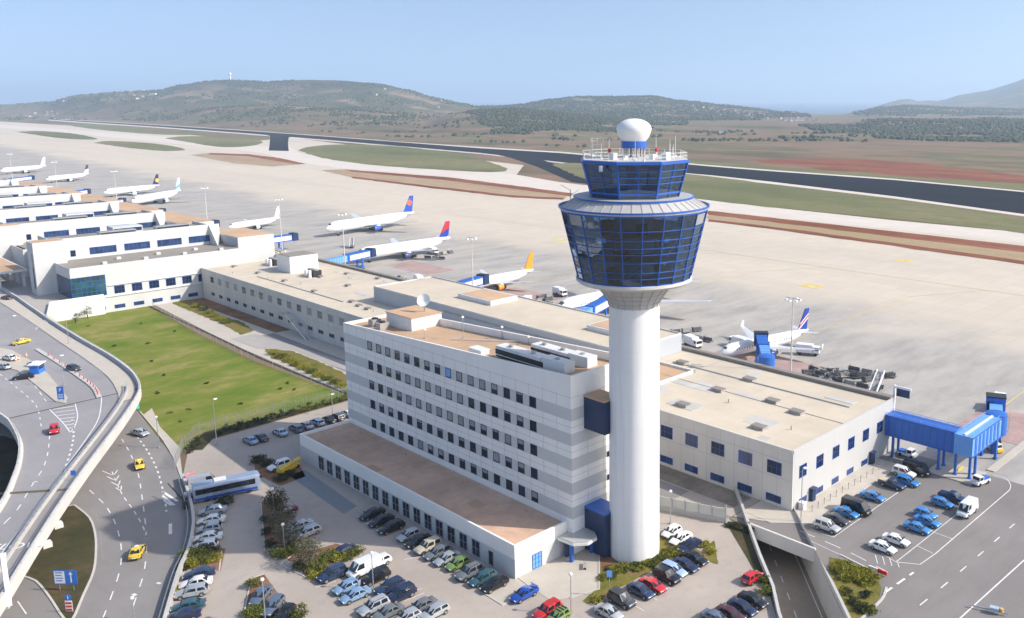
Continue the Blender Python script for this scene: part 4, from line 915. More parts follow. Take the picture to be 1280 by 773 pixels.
# ------------------------------------------------------------------ main terminal: stepped halls
def hall(k, dy, lab):
    H = thing('terminal_hall', lab, 'terminal hall', (0,dy,0), 0, 'stepped halls of the main terminal')
    first = (k == 0)
    lo = MB(); lo.box(83.2,141,330,352,0 if first else 6,15.9); lo.build('lower_walls', M['hallwhite'], H)
    m = MB(); m.box(83.5,140.7,330.3,352,15.9,16.0); m.build('lower_roof', M['greyroof'], H)
    m = MB(); m.wall([(83.35,352),(83.35,330.15),(141,330.15)], 15.902, 16.55, .3); m.build('lower_parapet', M['hallwhite'], H)
    m = MB(); m.prism([(84,352.01),(137,352.01),(137,367),(84,367)], 12, 22.7); m.build('upper_walls', M['hallwhite'], H)
    m = MB(); m.prism([(84.4,352.4),(136.6,352.4),(136.6,366.6),(84.4,366.6)], 22.7, 22.8); m.build('upper_roof', M['greyroof'], H)
    m = MB(); m.prism([(84,352.005),(137,352.005),(137,352.4),(84,352.4)], 22.702, 23.7); m.prism([(84,352.4),(84.4,352.4),(84.4,367),(84,367)], 22.702, 23.7); m.prism([(136.6,352.4),(137,352.4),(137,367),(136.6,367)], 22.702, 23.7); m.build('upper_parapet', M['hallwhite'], H)
    # side stair block and apron block
    m = MB(); m.box(77.5,87.2,346.5,353.8,0 if first else 6,23.9); m.build('stair_block', M['hallwhite'], H)
    m = MB(); m.box(78,86.7,347,353.3,23.9,23.95); m.build('stair_block_roof', M['tan'], H)
    ye = 362 if first else 385.6
    m = MB(); m.prism([(141.01,336),(155,336),(155,ye),(141.01,ye)], 0, 19.6); m.build('apron_block', M['hallwhite'], H)
    m = MB(); m.box(84.2,140.99,367.01,385.9,6,15.75); m.build('link_walls', M['hallwhite'], H); m = MB(); m.box(84.5,140.9,367.05,385.8,15.752,15.85); m.build('link_roof', M['greyroof'], H)
    m = MB(); m.box(140.9,141,336.3,ye-.3,15.95,19.5); m.build('apron_block_shade', M['greywall'], H)  # grey skin on the white block: this face's shade painted as colour
    m = MB(); m.box(141.3,154.7,336.3,ye-.3,19.6,19.7); m.build('apron_block_roof', M['tan'], H)
    m = MB(); m.prism([(137.02,352.0),(137.02,345),(141.0,352.0)], 15.9, lambda p: 23.6 if p[1] > 351 else 16.2); m.build('sloped_wing', M['hallwhite'], H)
    m = MB(); m.box(155,162,331,386,0,11.5); m.build('gate_lounge', M['concrete2'], H)
    m = MB(); m.box(155.2,161.8,331.2,385.8,11.5,11.6); m.build('gate_lounge_roof', M['cream'], H)
    m = MB(); m.box(141.01,155,(362.01 if first else 385.61),386,0,15); m.build('gate_hall', M['greywall'], H); m = MB(); m.box(141.3,154.7,(362.3 if first else 385.7),385.9,15,15.1); m.build('gate_hall_roof', M['cream'], H)
    for i in range(4):
        window(H, '-y', 352.0, 100+i*11.2, 18.4, 8.6, 2.5, M['glassblue'], M['bluetrim'], 5)
    window(H, '-y', 352.0, 90.5, 18.2, 1.6, 2.2, M['glass'], M['bluetrim'], 0)
    for i in range(7):
        m = MB(); m.box(95+i*6.5-.7,95+i*6.5+.7,334+(i%2)*7,335.4+(i%2)*7,16.0,16.8); m.build('vent_hood', M['hallwhite'], H)
    for j in range(2):
        m = MB(); m.box(100+j*19,112+j*19,354+j*.6,357.2+j*.6,22.8,24.4); m.build('air_unit', M['metal'], H)
        m = MB(); m.box(100.2+j*19,111.8+j*19,353.93+j*.6,354+j*.6,23.2,24.1); m.build('louvre', M['dark'], H)
    m = MB(); m.box(106,116,359.5,365.5,22.8,24.9); m.build('roof_cabin', M['hallwhite'], H); m = MB(); m.box(106.3,115.7,359.45,359.5,23.1,24.4); m.build('cabin_glazing', M['glassblue'], H)
    return H
hl = ['nearest white stepped terminal hall with a green glass corner facing the lawn', 'second white stepped terminal hall from the lawn', 'third white stepped terminal hall from the lawn', 'fourth white stepped terminal hall from the lawn', 'fifth white stepped terminal hall from the lawn', 'farthest white stepped terminal hall from the lawn']
for k_, dy in enumerate((0,56,114,172,232,292)):
    H = hall(k_, dy, hl[k_])
    if k_: continue
    g = MB(); g.box(83.17,93.4,329.93,330.2,6.2,13.2); cg = g.build('corner_glazing', M['glassgreen'], H)
    g = MB()
    for i in range(8): g.box(83.15+i*1.45,83.25+i*1.45,329.86,329.93,6.2,13.2)
    for z in (6.2,7.9,9.6,11.4,13.1): g.box(83.15,93.4,329.85,329.925,z,z+.12)
    g.build('glazing_bars', M['bluetrim'], cg)
    g = MB(); g.box(83.1,83.2,330.3,345,6.2,13); g.build('side_glazing', M['glassblue'], H)
    g = MB(); g.box(77.42,77.5,348,349.2,8,20); g.build('stair_glazing', M['glassblue'], H)
    for i in range(6): window(H, '-y', 330.0, 97.4+i*5.5, 7.5, 3.2, 2.6, M['glass'], M['bluetrim'], 2, hb=1)
    for i in range(8): window(H, '-y', 330.0, 80.5+i*6.0+4.5, 1.7, 3.3, 1.3, M['glassblue'], M['bluetrim'], 1)
    m = MB(); m.box(90,130,329.6,330,5.4,5.6); m.box(94,130,329.55,330,9.2,9.4); m.build('sun_shelf', M['white'], H)
    m = MB(); m.box(76.5,92.0,328.4,329.99,0,5.9); m.build('plinth_wall', M['white'], H)
GF = thing('terminal_frontage', 'dark blue glass frontage of the terminal set back behind the departures plaza', 'glass frontage', (0,0,0))
m_ = MB(); m_.box(86.4,92,354.2,700,6,14.6); m_.build('glazing', M['glassblue'], GF)
m_ = MB()
for i in range(70): m_.box(86.25,86.4,356+i*5,356.25+i*5,6,14.6)
m_.build('mullions', M['bluedark'], GF)
m_ = MB(); m_.box(84.6,95,354,700,14.6,16.0); m_.build('roof_band', M['greywall'], GF)
m_ = MB(); m_.box(85.2,94.6,354.4,699,16.0,16.1); m_.build('roof', M['greyroof'], GF)
PZ = [(-60,312)]+[(76.4,328.3),(92,328.3),(92,700),(-60,900)]
m_ = MB(); m_.prism([(69.9,306),(76.4,328.3),(92,329.9),(92,700),(20,700),(20,420),(62,340)], 0, 5.9); tag(m_.build('departures_plaza', M['concrete2']), 'raised concrete plaza in front of the terminal frontage', 'plaza')
sheet('plaza_paving', [(69.9,306),(76.2,328.5),(92,330),(92,700),(20,700),(20,420),(62,340)], 5.95, M['plazaslab'])
m_ = MB(); m_.wall([(69.9,306),(76.4,328.35),(91.9,328.35)], 5.0, 6.9, .35); tag(m_.build('plaza_wall', M['white']), 'white low wall along the edge of the departures plaza', 'wall')
KN = thing('drop_off_canopy', 'flat white drop-off canopy on columns at the left of the plaza', 'canopy', (0,0,0))
m_ = MB(); m_.box(70.5,79.5,366,440,11.6,12.4); m_.build('roof', M['white'], KN); m_ = MB(); m_.box(71,79,366.5,439.5,12.4,12.45); m_.build('roof_covering', M['tan'], KN)
for y in range(368,440,9):
    for x in (71.4,78.6): c = MB(); c.box(x-.4,x+.4,y-.4,y+.4,5.95,11.6); c.build('column', M['white'], KN)

# ------------------------------------------------------------------ office block roof plant
tz = lambda y: 29.5-(y-Y0)/(Y1-Y0)*3.3-.6
def ahu(x, y0, y1, lab):
    t = thing('air_handler', lab, 'air handler', (x,y0,tz((y0+y1)/2)-.1)); L_ = y1-y0
    for i in range(3):
        m = MB(); m.box(-1.1,1.1,L_*i/3+.08,L_*(i+1)/3-.08,.3+.0*i,1.9+.25*(i==0)); m.build('module', M['white'], t)
    m = MB(); m.box(-1.0,1.0,0,L_,0,.3); m.build('base_frame', M['dark'], t)
    m = MB(); m.box(-1.15,-1.1,L_*.3,L_,.5,1.35); m.build('intake_louvre', M['dark'], t)
    for i in range(3): m = MB(); m.lathe([(.45,1.9),(.45,2.3),(.2,2.3)],14,(0,L_*(i+.5)/3)); m.build('fan', M['grey'], t, True)
ahu(91.2,98.2,115.5,'white air handler with a dark louvre at the front edge of the office roof')
ahu(95.6,97.6,111.5,'white air handler farther back on the office roof')
t = thing('roof_cabin', 'white rooftop cabin with a brown roof at the far end of the office block', 'roof cabin', (93.5,146,tz(150)-.05))
m = MB(); m.box(0,7,0,9,0,2.7); m.build('walls', M['white'], t); m = MB(); m.box(-.15,7.15,-.15,9.15,2.7,2.85); m.build('roof', M['tan'], t)
t = thing('satellite_dish', 'white satellite dish standing on the rooftop cabin', 'satellite dish', (98.6,149,tz(150)+2.78))
m = MB(); m.tube((0,0,0),(0,0,1.6),.14); m.build('mast', M['metal'], t)
m = MB(); ax = Vector((-.7,-.5,.55)).normalized(); u_ = ax.orthogonal().normalized(); v_ = ax.cross(u_); rings=[(0.02,0),(.5,.07),(1.0,.25),(1.35,.48)]; nn=24; c_=Vector((0,0,2.2))
for r,h_ in rings: m.v += [tuple(c_+u_*r*cos(2*pi*i/nn)+v_*r*sin(2*pi*i/nn)+ax*h_) for i in range(nn)]
for k_ in range(3):
    for i in range(nn): m.f.append([k_*nn+i,k_*nn+(i+1)%nn,(k_+1)*nn+(i+1)%nn,(k_+1)*nn+i]); m.mi.append(0)
m.build('reflector', M['globe'], t, True); m = MB(); m.bar(c_,c_+ax*1.2,.06,.06); m.build('feed_arm', M['metal'], t)
for i,(x,y) in enumerate(((92,157),(91,152.5))):
    t = thing('condenser', ['grey rooftop condenser at the far corner of the office roof','grey rooftop condenser beside the rooftop cabin'][i], 'condenser', (x,y,tz(y)-.05)); m=MB(); m.box(-1,1,-.8,.8,0,1.5); m.build('casing', M['grey'], t); m=MB(); m.lathe([(.6,1.5),(.6,1.75),(.2,1.75)],14); m.build('fan', M['dark'], t, True)
for i,(x,y,h_) in enumerate(((91.5,138.5,1.7),(95.5,132,4.2),(99.9,126,2.2),(99.5,118,1.5))):
    t = thing('roof_mast', ['short white roof mast near the office front edge','tall thin roof mast in the middle of the office roof','roof mast with a white ball at the back parapet of the office roof','stub mast behind the air handlers on the office roof'][i], 'mast', (x,y,tz(y)-.05))
    m=MB(); m.tube((0,0,0),(0,0,h_),.06); m.box(-.25,.25,-.25,.25,0,.2); m.build('pole', M['grey'], t)
    m=MB(); m.lathe([(.02,h_-.3),(.3,h_),(.02,h_+.3)],12); m.build('head', M['globe'], t, True)
t = thing('roof_pipe', 'pale pipe run lying across the office roof', 'pipe', (0,0,0)); m=MB(); m.tube((93.5,133,tz(133)+.2),(99.5,121,tz(121)+.2),.1); m.build('pipe', M['white'], t)
t = thing('roof_hatch', 'white roof hatch at the front edge of the office roof', 'roof hatch', (90.4,120.5,tz(120.5)-.05)); m=MB(); m.box(-.9,.9,-1.7,1.7,0,.8); m.build('curb', M['white'], t); m=MB(); m.prism([(-1,-1.8),(1,-1.8),(1,1.8),(-1,1.8)],.8,1.0); m.build('lid', M['white'], t)
# ------------------------------------------------------------------ cars
PAINT = {}
def car_paint(name, c, metal=.35):
    if name not in PAINT:
        k = N(name.replace(' ','_')+'_car_paint'); k.fin(c, .32, metal, .5); k.b.inputs['Coat Weight'].default_value = .7; k.b.inputs['Coat Roughness'].default_value = .06
        co = k.coord(obj=True); f = k.noise(co, 2.5, 3); k.l(k.ramp(f, [(.35, tuple(v*.9 for v in c)), (.7, c)]), k.b.inputs['Base Color']); PAINT[name] = k.m
    return PAINT[name]
CC = {'white':(.78,.78,.77),'silver':(.50,.52,.54),'grey':(.22,.235,.25),'dark grey':(.07,.075,.085),'black':(.014,.015,.017),'navy':(.018,.03,.085),'dark blue':(.03,.055,.13),'blue grey':(.14,.19,.27),
 'light blue':(.30,.47,.68),'bright blue':(.015,.09,.48),'sky blue':(.06,.28,.66),'teal':(.045,.14,.17),'red':(.55,.02,.025),'maroon':(.11,.025,.03),'cream':(.55,.48,.36),'green':(.25,.38,.09),'yellow':(.75,.52,.03),'pale blue':(.45,.58,.74)}
# kind: length, width, stations (x, halfwidth, z low, z top) and cabin (base rear x, roof rear x, roof front x, base front x, z base, z roof)
KIND = {
 'hatchback': (3.9,1.7,[(-1.95,.66,.42,.78),(-1.85,.80,.28,.95),(-1.2,.85,.2,.98),(0,.85,.18,.96),(1.0,.84,.2,.93),(1.6,.80,.24,.80),(1.88,.70,.3,.66),(1.95,.60,.4,.58)], (-1.82,-1.45,.15,.95,.93,1.47)),
 'saloon': (4.5,1.75,[(-2.25,.70,.42,.86),(-2.15,.82,.3,.96),(-1.4,.87,.2,.98),(0,.87,.18,.95),(1.1,.86,.2,.92),(1.8,.82,.24,.80),(2.18,.72,.3,.64),(2.25,.62,.4,.56)], (-1.65,-1.0,.25,1.15,.93,1.42)),
 'estate': (4.6,1.76,[(-2.3,.70,.42,.82),(-2.2,.83,.3,.98),(-1.4,.87,.2,1.0),(0,.87,.18,.97),(1.1,.86,.2,.94),(1.8,.82,.24,.82),(2.22,.72,.3,.66),(2.3,.62,.4,.56)], (-2.2,-1.8,.25,1.1,.95,1.5)),
 'suv': (4.5,1.85,[(-2.25,.76,.5,1.0),(-2.15,.88,.38,1.1),(-1.3,.92,.3,1.12),(0,.92,.28,1.1),(1.1,.91,.3,1.08),(1.8,.88,.36,.98),(2.18,.8,.42,.82),(2.25,.7,.5,.72)], (-2.1,-1.85,.3,1.0,1.08,1.78)),
 'van': (5.3,1.98,[(-2.65,.92,.45,1.15),(-2.6,.97,.34,1.25),(-1.3,.98,.28,1.28),(0,.98,.28,1.28),(1.5,.97,.3,1.26),(2.2,.93,.34,1.1),(2.58,.84,.4,.92),(2.65,.75,.5,.8)], (-2.6,-2.5,1.25,2.15,1.22,2.35)),
 'pickup': (5.0,1.82,[(-2.5,.84,.5,1.0),(-2.4,.88,.4,1.05),(-1.4,.9,.32,1.06),(0,.9,.3,1.08),(1.2,.89,.32,1.05),(1.9,.86,.36,.95),(2.42,.78,.42,.8),(2.5,.68,.5,.7)], (-.75,-.5,.5,1.15,1.05,1.72)),
}
KM = {}
def quad3(m, a, b, c, d): m.add([a,b,c,d], [(0,1,2,3)])
def car_meshes(kind):
    if kind in KM: return KM[kind]
    Lc, Wc, st, (xr,rr,rf,xf,zb,zr) = KIND[kind]; out = {}
    bm = bmesh.new(); ringsv = []
    for x,w,zl,zt in st:
        zm = (zl+zt)/2
        sec = [(-w*.86,zl),(-w,zl+.14),(-w*1.0,zm+.06),(-w*.95,zt-.05),(-w*.82,zt),(0,zt+.025),(w*.82,zt),(w*.95,zt-.05),(w,zm+.06),(w,zl+.14),(w*.86,zl)]
        ringsv.append([bm.verts.new((x,y,z)) for y,z in sec])
    for a,b in zip(ringsv, ringsv[1:]):
        n = len(a)
        for i in range(n): bm.faces.new((a[i],b[i],b[(i+1)%n],a[(i+1)%n]))
    bm.faces.new(list(reversed(ringsv[0]))[::-1]); bm.faces.new(ringsv[-1][::-1])
    wm = max(s_[1] for s_ in st); wb = wm*.93; wr = wm*(.76 if kind != 'van' else .86)
    P = lambda x,y,z: bm.verts.new((x,y,z))
    g = [[P(xr,-wb,zb-.05),P(xr,0,zb-.05),P(xr,wb,zb-.05)],[P(rr,-wr,zr-.04),P(rr,0,zr),P(rr,wr,zr-.04)],[P((rr+rf)/2,-wr,zr-.02),P((rr+rf)/2,0,zr+.03),P((rr+rf)/2,wr,zr-.02)],[P(rf,-wr,zr-.06),P(rf,0,zr-.01),P(rf,wr,zr-.06)],[P(xf,-wb,zb-.05),P(xf,0,zb-.02),P(xf,wb,zb-.05)]]
    for a,b in zip(g,g[1:]):
        for i in range(2): bm.faces.new((a[i],b[i],b[i+1],a[i+1]))
    for s_ in (0,2):
        f = [g[0][s_],g[1][s_],g[2][s_],g[3][s_],g[4][s_]]; bm.faces.new(f if s_ == 0 else f[::-1])
    bmesh.ops.recalc_face_normals(bm, faces=bm.faces)
    if kind == 'pickup':
        r = bmesh.ops.create_cube(bm, size=1); bmesh.ops.scale(bm, vec=(1.6,1.5,.05), verts=r['verts']); bmesh.ops.translate(bm, vec=(-1.6,0,1.09), verts=r['verts'])
    me = bpy.data.meshes.new('body'); bm.to_mesh(me); bm.free(); me.materials.append(M['white'])
    me.polygons.foreach_set('use_smooth', [True]*len(me.polygons)); me.set_sharp_from_angle(angle=radians(38)); out['body'] = [me]
    def q(m, A, B, C, D, push):
        A,B,C,D = map(Vector,(A,B,C,D)); n = (B-A).cross(D-A).normalized()
        if n.dot(push) < 0: n = -n
        c = (A+B+C+D)/4; vs = [c+(p-c)*.9+n*.012 for p in (A,B,C,D)]
        if (Vector(vs[1])-Vector(vs[0])).cross(Vector(vs[3])-Vector(vs[0])).dot(n) < 0: vs = vs[::-1]
        m.add(vs, [(0,1,2,3)])
    def mk(name, m, mat):
        me = bpy.data.meshes.new(name); me.from_pydata(m.v,[],m.f); me.materials.append(mat); out.setdefault(name,[]).append(me); return me
    m = MB(); q(m,(xf,-wb,zb-.03),(xf,wb,zb-.03),(rf,wr,zr-.05),(rf,-wr,zr-.05),Vector((1,0,.5))); mk('windscreen', m, M['carglass'])
    m = MB(); q(m,(xr,-wb,zb-.03),(xr,wb,zb-.03),(rr,wr,zr-.03),(rr,-wr,zr-.03),Vector((-1,0,.5))); mk('rear_window', m, M['carglass'])
    xm = (rf+rr)/2+.1
    for s_ in (-1,1):
        def sp(x,t): return (x, s_*(wb+(wr-wb)*t), zb-.03+(zr-.05-zb+.03)*t)
        if kind == 'van': segs = [((rf-.9,.15),(xf-.35,.15),(rf+.05,.95),(rf-.9,.95))]
        elif kind == 'pickup': segs = [((xr+.1,.1),(xf-.12,.1),(rf-.02,.95),(rr+.05,.95))]
        else: segs = [((xm,.08),(xf-.14,.08),(rf-.03,.95),(xm,.95)),((xr+.22,.08),(xm-.1,.08),(xm-.1,.95),(rr+.1,.95))]
        for sg in segs: m = MB(); q(m,*[sp(x,t) for x,t in sg],Vector((0,s_,0.3))); mk('side_window', m, M['carglass'])
    R_ = .31 if kind in ('hatchback','saloon','estate') else .37
    for x in (-Lc*.29, Lc*.31):
        for s_ in (-1,1):
            y = s_*(wm-.09); m = MB(); m.tube((x,y-.1*1.15,R_),(x,y+.1*1.15,R_),R_,n=16); me = mk('wheel', m, M['tyre']); me.materials.append(M['rim'])
            yy = y+s_*.117; b = len(m.v); vs = [(x+cos(i*pi/6)*R_*.62, yy, R_+sin(i*pi/6)*R_*.62) for i in range(12)]
            me2 = bpy.data.meshes.new('rim'); me2.from_pydata(vs,[],[list(range(12)) if s_ < 0 else list(range(11,-1,-1))]); me2.materials.append(M['rim']); out.setdefault('rim',[]).append(me2)
    xe = Lc/2
    for s_ in (-1,1):
        zt = st[-2][3]; m = MB(); m.box(xe-.2,xe-.03,s_*wm*.62-.16,s_*wm*.62+.16,zt-.14,zt+.015); mk('headlight', m, M['lamp'])
        zt = st[1][3]; m = MB(); m.box(-xe+.02,-xe+.16,s_*wm*.76-.12,s_*wm*.76+.12,zt-.24,zt-.03); mk('tail_light', m, M['tail'])
    for s_ in (-1,1):
        m = MB(); m.box(xf-.28,xf-.1,s_*(wb+.1)-.1,s_*(wb+.1)+.1,zb+.02,zb+.16); mk('mirror', m, M['dark'])
        m = MB(); m.box(-Lc*.2,Lc*.2,s_*(wm+.004)-.02,s_*(wm+.004)+.02,.24,.36); mk('sill', m, M['dark'])
        m = MB(); m.box(xm-.012,xm+.012,s_*(wm-.0)-.012,s_*(wm-.0)+.012,.4,zb-.12); mk('door_seam', m, M['dark'])
        for x in (-Lc*.29, Lc*.31):
            m = MB(); ri, ro = (.36,.41) if kind in ('hatchback','saloon','estate') else (.42,.48); yy = s_*(wm+.006); R0 = .31 if ri < .4 else .37
            for i in range(9): a = pi*i/8; m.v += [(x+ri*cos(a),yy,R0+ri*sin(a)),(x+ro*cos(a),yy,R0+ro*sin(a))]
            for i in range(8): m.f.append([2*i,2*i+1,2*i+3,2*i+2][::s_]); m.mi.append(0)
            mk('wheel_arch', m, M['dark'])
    m = MB(); m.box(-xe-.02,-xe+.2,-wm*.8,wm*.8,.36,.47); mk('bumper', m, M['dark'])
    m = MB(); m.box(xe-.2,xe+.02,-wm*.72,wm*.72,.34,.41); mk('bumper', m, M['dark'])
    m = MB(); m.box(-xe-.03,-xe+.1,-.26,.26,.5,.62); mk('number_plate', m, M['plwhite'])
    m = MB(); m.box(xe-.1,xe+.012,-.5,.5,.42,.52); mk('grille', m, M['dark'])
    KM[kind] = out; return out
def car(kind, colour, x, y, rot, z, label, group, cat='car', name=None, extra=None):
    t = thing(name or {'van':'van','pickup':'pickup_truck'}.get(kind,'parked_car'), label, cat, (x,y,z), rot, group)
    wheels = []
    for nm, lst in car_meshes(kind).items():
        for i, me in enumerate(lst):
            o = bpy.data.objects.new(nm, me); COL.objects.link(o); o.parent = t if nm != 'rim' else wheels[i]
            if nm == 'wheel': wheels.append(o)
            if nm == 'body': o.material_slots[0].link = 'OBJECT'; o.material_slots[0].material = car_paint(colour, CC[colour], 0 if colour in ('white','yellow','cream','red') else .35)
    if extra == 'taxi': m = MB(); m.box(-.1,.1,-.28,.28,1.44,1.58); m.build('roof_sign', M['plwhite'], t)
    if extra == 'rack':
        m = MB()
        for yy in (-.6,.6): m.bar((-1.3,yy,1.84),(.4,yy,1.84),.05,.05)
        m.build('roof_rails', M['dark'], t)
    if extra == 'spoiler': m = MB(); m.box(-2.1,-1.85,-.75,.75,1.2,1.25); m.box(-2.0,-1.95,-.6,-.55,.95,1.2); m.box(-2.0,-1.95,.55,.6,.95,1.2); m.build('rear_wing', car_paint(colour, CC[colour]), t)
    if extra == 'stripes': m = MB(); [m.box(-1.4+i*.55,-1.15+i*.55,-.55,.55,1.5,1.515) for i in range(3)]; m.build('roof_stripes', M['dark'], t)
    if extra == 'load': m = MB(); m.box(-2.35,-.8,-.78,.78,1.1,1.2); m.build('load_bed', varied('cream_load_bed', (.55,.47,.35), .1, 1, .8), t)
    return t
def pxcar(kind, colour, cx, cy, d, label, group, z=0.05, **kw):
    """car whose centre shows at photo pixel (cx, cy); d = direction its front faces: '+x' etc. or a pixel vector"""
    h = .65 if kind in ('hatchback','saloon','estate') else .9
    p = at(cx, cy, z+h)
    if isinstance(d, str): r = {'+x':0,'-x':pi,'+y':pi/2,'-y':-pi/2}[d]
    elif isinstance(d, (int,float)): r = radians(d)
    else: q = at(cx+d[0], cy+d[1], z+h); r = atan2(q.y-p.y, q.x-p.x)
    return car(kind, colour, p.x, p.y, r+random.uniform(-.025,.025), z, label, group, **kw)
G1 = 'white and silver cars parked along the road wall'
for i,(c,k_,x,y,lb) in enumerate([('silver','saloon',266,637.5,'silver saloon parked closest to the coach in the row along the road wall'),('white','saloon',264,649.5,'white saloon second from the coach along the road wall'),('silver','hatchback',262,660,'silver hatchback in the middle of the row along the road wall'),('white','saloon',259.5,671,'white saloon fourth from the coach along the road wall'),('white','hatchback',256.5,682,'white hatchback beside the shrubs at the end of the row by the road wall')]):
    pxcar(k_, c, x, y, (-10,1.4), lb, G1)
G2 = 'cars parked along the road wall below the shrubs'
for c,k_,x,y,lb in [('dark blue','saloon',249,716.5,'dark blue saloon just below the shrubs by the road wall'),('white','saloon',245,728,'white saloon between a dark blue and a silver car by the road wall'),('silver','estate',239.5,739.5,'silver estate car between a white and a teal car by the road wall'),('teal','saloon',235.5,756.5,'dark teal saloon near the bottom of the row by the road wall'),('navy','saloon',229.5,768.5,'navy saloon cut by the lower edge of the photo by the road wall')]:
    pxcar(k_, c, x, y, (-10,1.8), lb, G2)
pxcar('van','silver',254,603,(10,-2.2),'silver van standing behind the coach',None,cat='van')
pxcar('saloon','silver',247,616,(10,-2),'silver saloon squeezed in behind the tail of the coach',None)
G3 = 'cars beside the small planted island at the bottom'
for c,k_,x,y,lb in [('blue grey','saloon',326,744,'blue grey saloon beside the bushy island at the lower left'),('blue grey','estate',341,757,'blue grey estate car between two dark cars at the lower left island'),('black','hatchback',356,767,'black hatchback nearest the lower photo edge at the island')]:
    pxcar(k_, c, x, y, (-6,7), lb, G3)
G4 = 'cars parked in the middle of the car park'
for c,k_,x,y,lb,ex in [('navy','saloon',428,689,'navy saloon parked alone above the planted island',None),('dark blue','suv',415,716,'dark blue off-road car parked against the planted island',None),('white','van',455,710,'white van parked in the middle of the car park beside a black car',None),('white','estate',471,703,'white estate car tucked behind the white van in the car park',None),
  ('black','suv',469,719.5,'black off-road car beside the white van in the car park',None),('light blue','hatchback',433,733.5,'light blue hatchback, the left of a matching pair',None),('light blue','saloon',444,743.5,'light blue saloon, the right of a matching pair',None),('dark blue','estate',487,733,'dark blue estate car next to a navy people carrier',None),('navy','suv',501,741,'navy people carrier with its roof taller than its dark neighbour',None),
  ('silver','suv',467,757,'silver off-road car with roof rails near the lower edge','rack'),('grey','saloon',485,765,'grey saloon beside the silver off-road car near the lower edge',None),('grey','saloon',527,757,'grey saloon beside a pale silver estate near the lower edge',None),('silver','estate',542.5,765,'pale silver estate car near the lower edge below the annex',None),('silver','hatchback',509,771.5,'silver hatchback half cut by the lower edge of the photo',None)]:
    pxcar(k_, c, x, y, '-x', lb, G4, extra=ex, cat='van' if k_=='van' else 'car')
G5 = 'cars parked along the annex wall'
for c,k_,x,y,lb,ex in [('black','saloon',465,642,'black saloon leftmost of three black cars by the annex',None),('black','saloon',476.5,650.5,'black saloon in the middle of three black cars by the annex',None),('black','estate',489,659,'black estate rightmost of three black cars by the annex',None),
  ('silver','hatchback',511,669,'silver hatchback first in the long row along the annex windows',None),('black','saloon',523,676,'black saloon between a silver and a cream car along the annex',None),('cream','suv',535,682,'cream off-road car in the row along the annex windows',None),('grey','estate',547,690.5,'grey estate car beside the cream car along the annex',None),('silver','saloon',559,697.5,'silver saloon left of the green car along the annex',None),('green','hatchback',572,704.5,'bright green hatchback in the row along the annex windows',None),
  ('grey','suv',587,714,'grey off-road car right of the green car along the annex','rack'),('teal','estate',603,722.5,'dark teal estate car second from the right end of the annex row',None),('black','saloon',618,730,'black saloon at the right end of the annex row',None)]:
    pxcar(k_, c, x, y, '-x', lb, G5, extra=ex)
pxcar('saloon','bright blue',655,742,'-x','bright blue sports saloon with a rear wing at the corner of the annex',None,extra='spoiler')
pxcar('suv','red',684,762,'-x','red off-road car near the lower edge beside the entrance plaza',None)
pxcar('hatchback','green',697,770.5,'-x','green hatchback with black roof stripes at the lower edge',None,extra='stripes')
G6 = 'cars left of the planted strip'
for c,k_,x,y,lb in [('maroon','saloon',355,639,'dark maroon saloon under the tree of the planted strip'),('silver','saloon',375,657,'silver saloon, farther of two side by side in the shade'),('silver','estate',384,665,'silver estate car, nearer of two side by side in the shade')]:
    pxcar(k_, c, x, y, '-x', lb, G6)
pxcar('suv','white',349,581,'-x','white jeep beside the yellow conveyor boom',None)
G7 = 'cars parked along the hedge below the lawn'
for c,k_,x,y,lb in [('light blue','saloon',313,550,'light blue saloon at the left end of the hedge row'),('dark grey','saloon',326,546.5,'dark grey saloon second from the left along the hedge'),('pale blue','saloon',350,540,'pale blue saloon parked right of a gap along the hedge'),('blue grey','estate',370,535,'blue grey estate car along the hedge beside a silver car'),('silver','saloon',382.5,531.5,'silver saloon in the middle of the hedge row'),('pale blue','estate',396,527.5,'pale blue estate car left of two dark cars along the hedge'),('black','saloon',411,524,'black saloon left of its dark neighbour along the hedge'),('dark grey','estate',421.5,521,'dark grey estate car next to the last car of the hedge row'),('white','saloon',435,516.5,'white saloon at the right end of the hedge row by the office block')]:
    pxcar(k_, c, x, y, '+y', lb, G7)
G8 = 'cars parked right of the tower foot'
for c,k_,x,y,lb in [('white','hatchback',839.5,664.5,'white hatchback right behind the tower shaft'),('white','saloon',851,672.5,'white saloon between a white and a navy car right of the tower')]+[('navy','saloon',862,681.5,'navy saloon nose-in beside two white cars right of the tower')]:
    pxcar(k_, c, x, y, '-x', lb, G8)
G9 = 'cars in the diagonal row in front of the tower'
for c,k_,x,y,lb in [('black','saloon',868.5,697.5,'black saloon at the top end of the row in front of the tower'),('navy','saloon',857,706,'navy saloon second from the top of the row in front of the tower'),('pale blue','estate',842,712,'pale blue estate car in the row in front of the tower'),('black','suv',833.5,718.5,'black off-road car between the pale blue and the red car'),('red','saloon',816,731,'bright red saloon in the row in front of the tower'),('dark blue','saloon',801,738,'dark blue saloon beside the red car in front of the tower'),('dark grey','suv',777,747.5,'dark grey off-road car second from the bottom of the tower row'),('silver','saloon',761,765,'silver saloon at the bottom end of the tower row')]:
    pxcar(k_, c, x, y, '-y', lb, G9)
pxcar('hatchback','red',940.5,721,'+x','red hatchback parked alone beside the underpass wall',None)
G10 = 'cars at the corner of the underpass wall'
for c,k_,x,y,lb in [('black','saloon',941,749.5,'black saloon beside the round bushes at the underpass wall'),('navy','saloon',928,759,'navy saloon between a black and a maroon car by the underpass'),('maroon','saloon',913,767,'maroon saloon near the lower edge by the underpass'),('blue grey','saloon',895,772.5,'blue grey saloon cut by the lower edge by the underpass')]:
    pxcar(k_, c, x, y, '-y', lb, G10)
G11 = 'vehicles parked along the end wall of the pier'
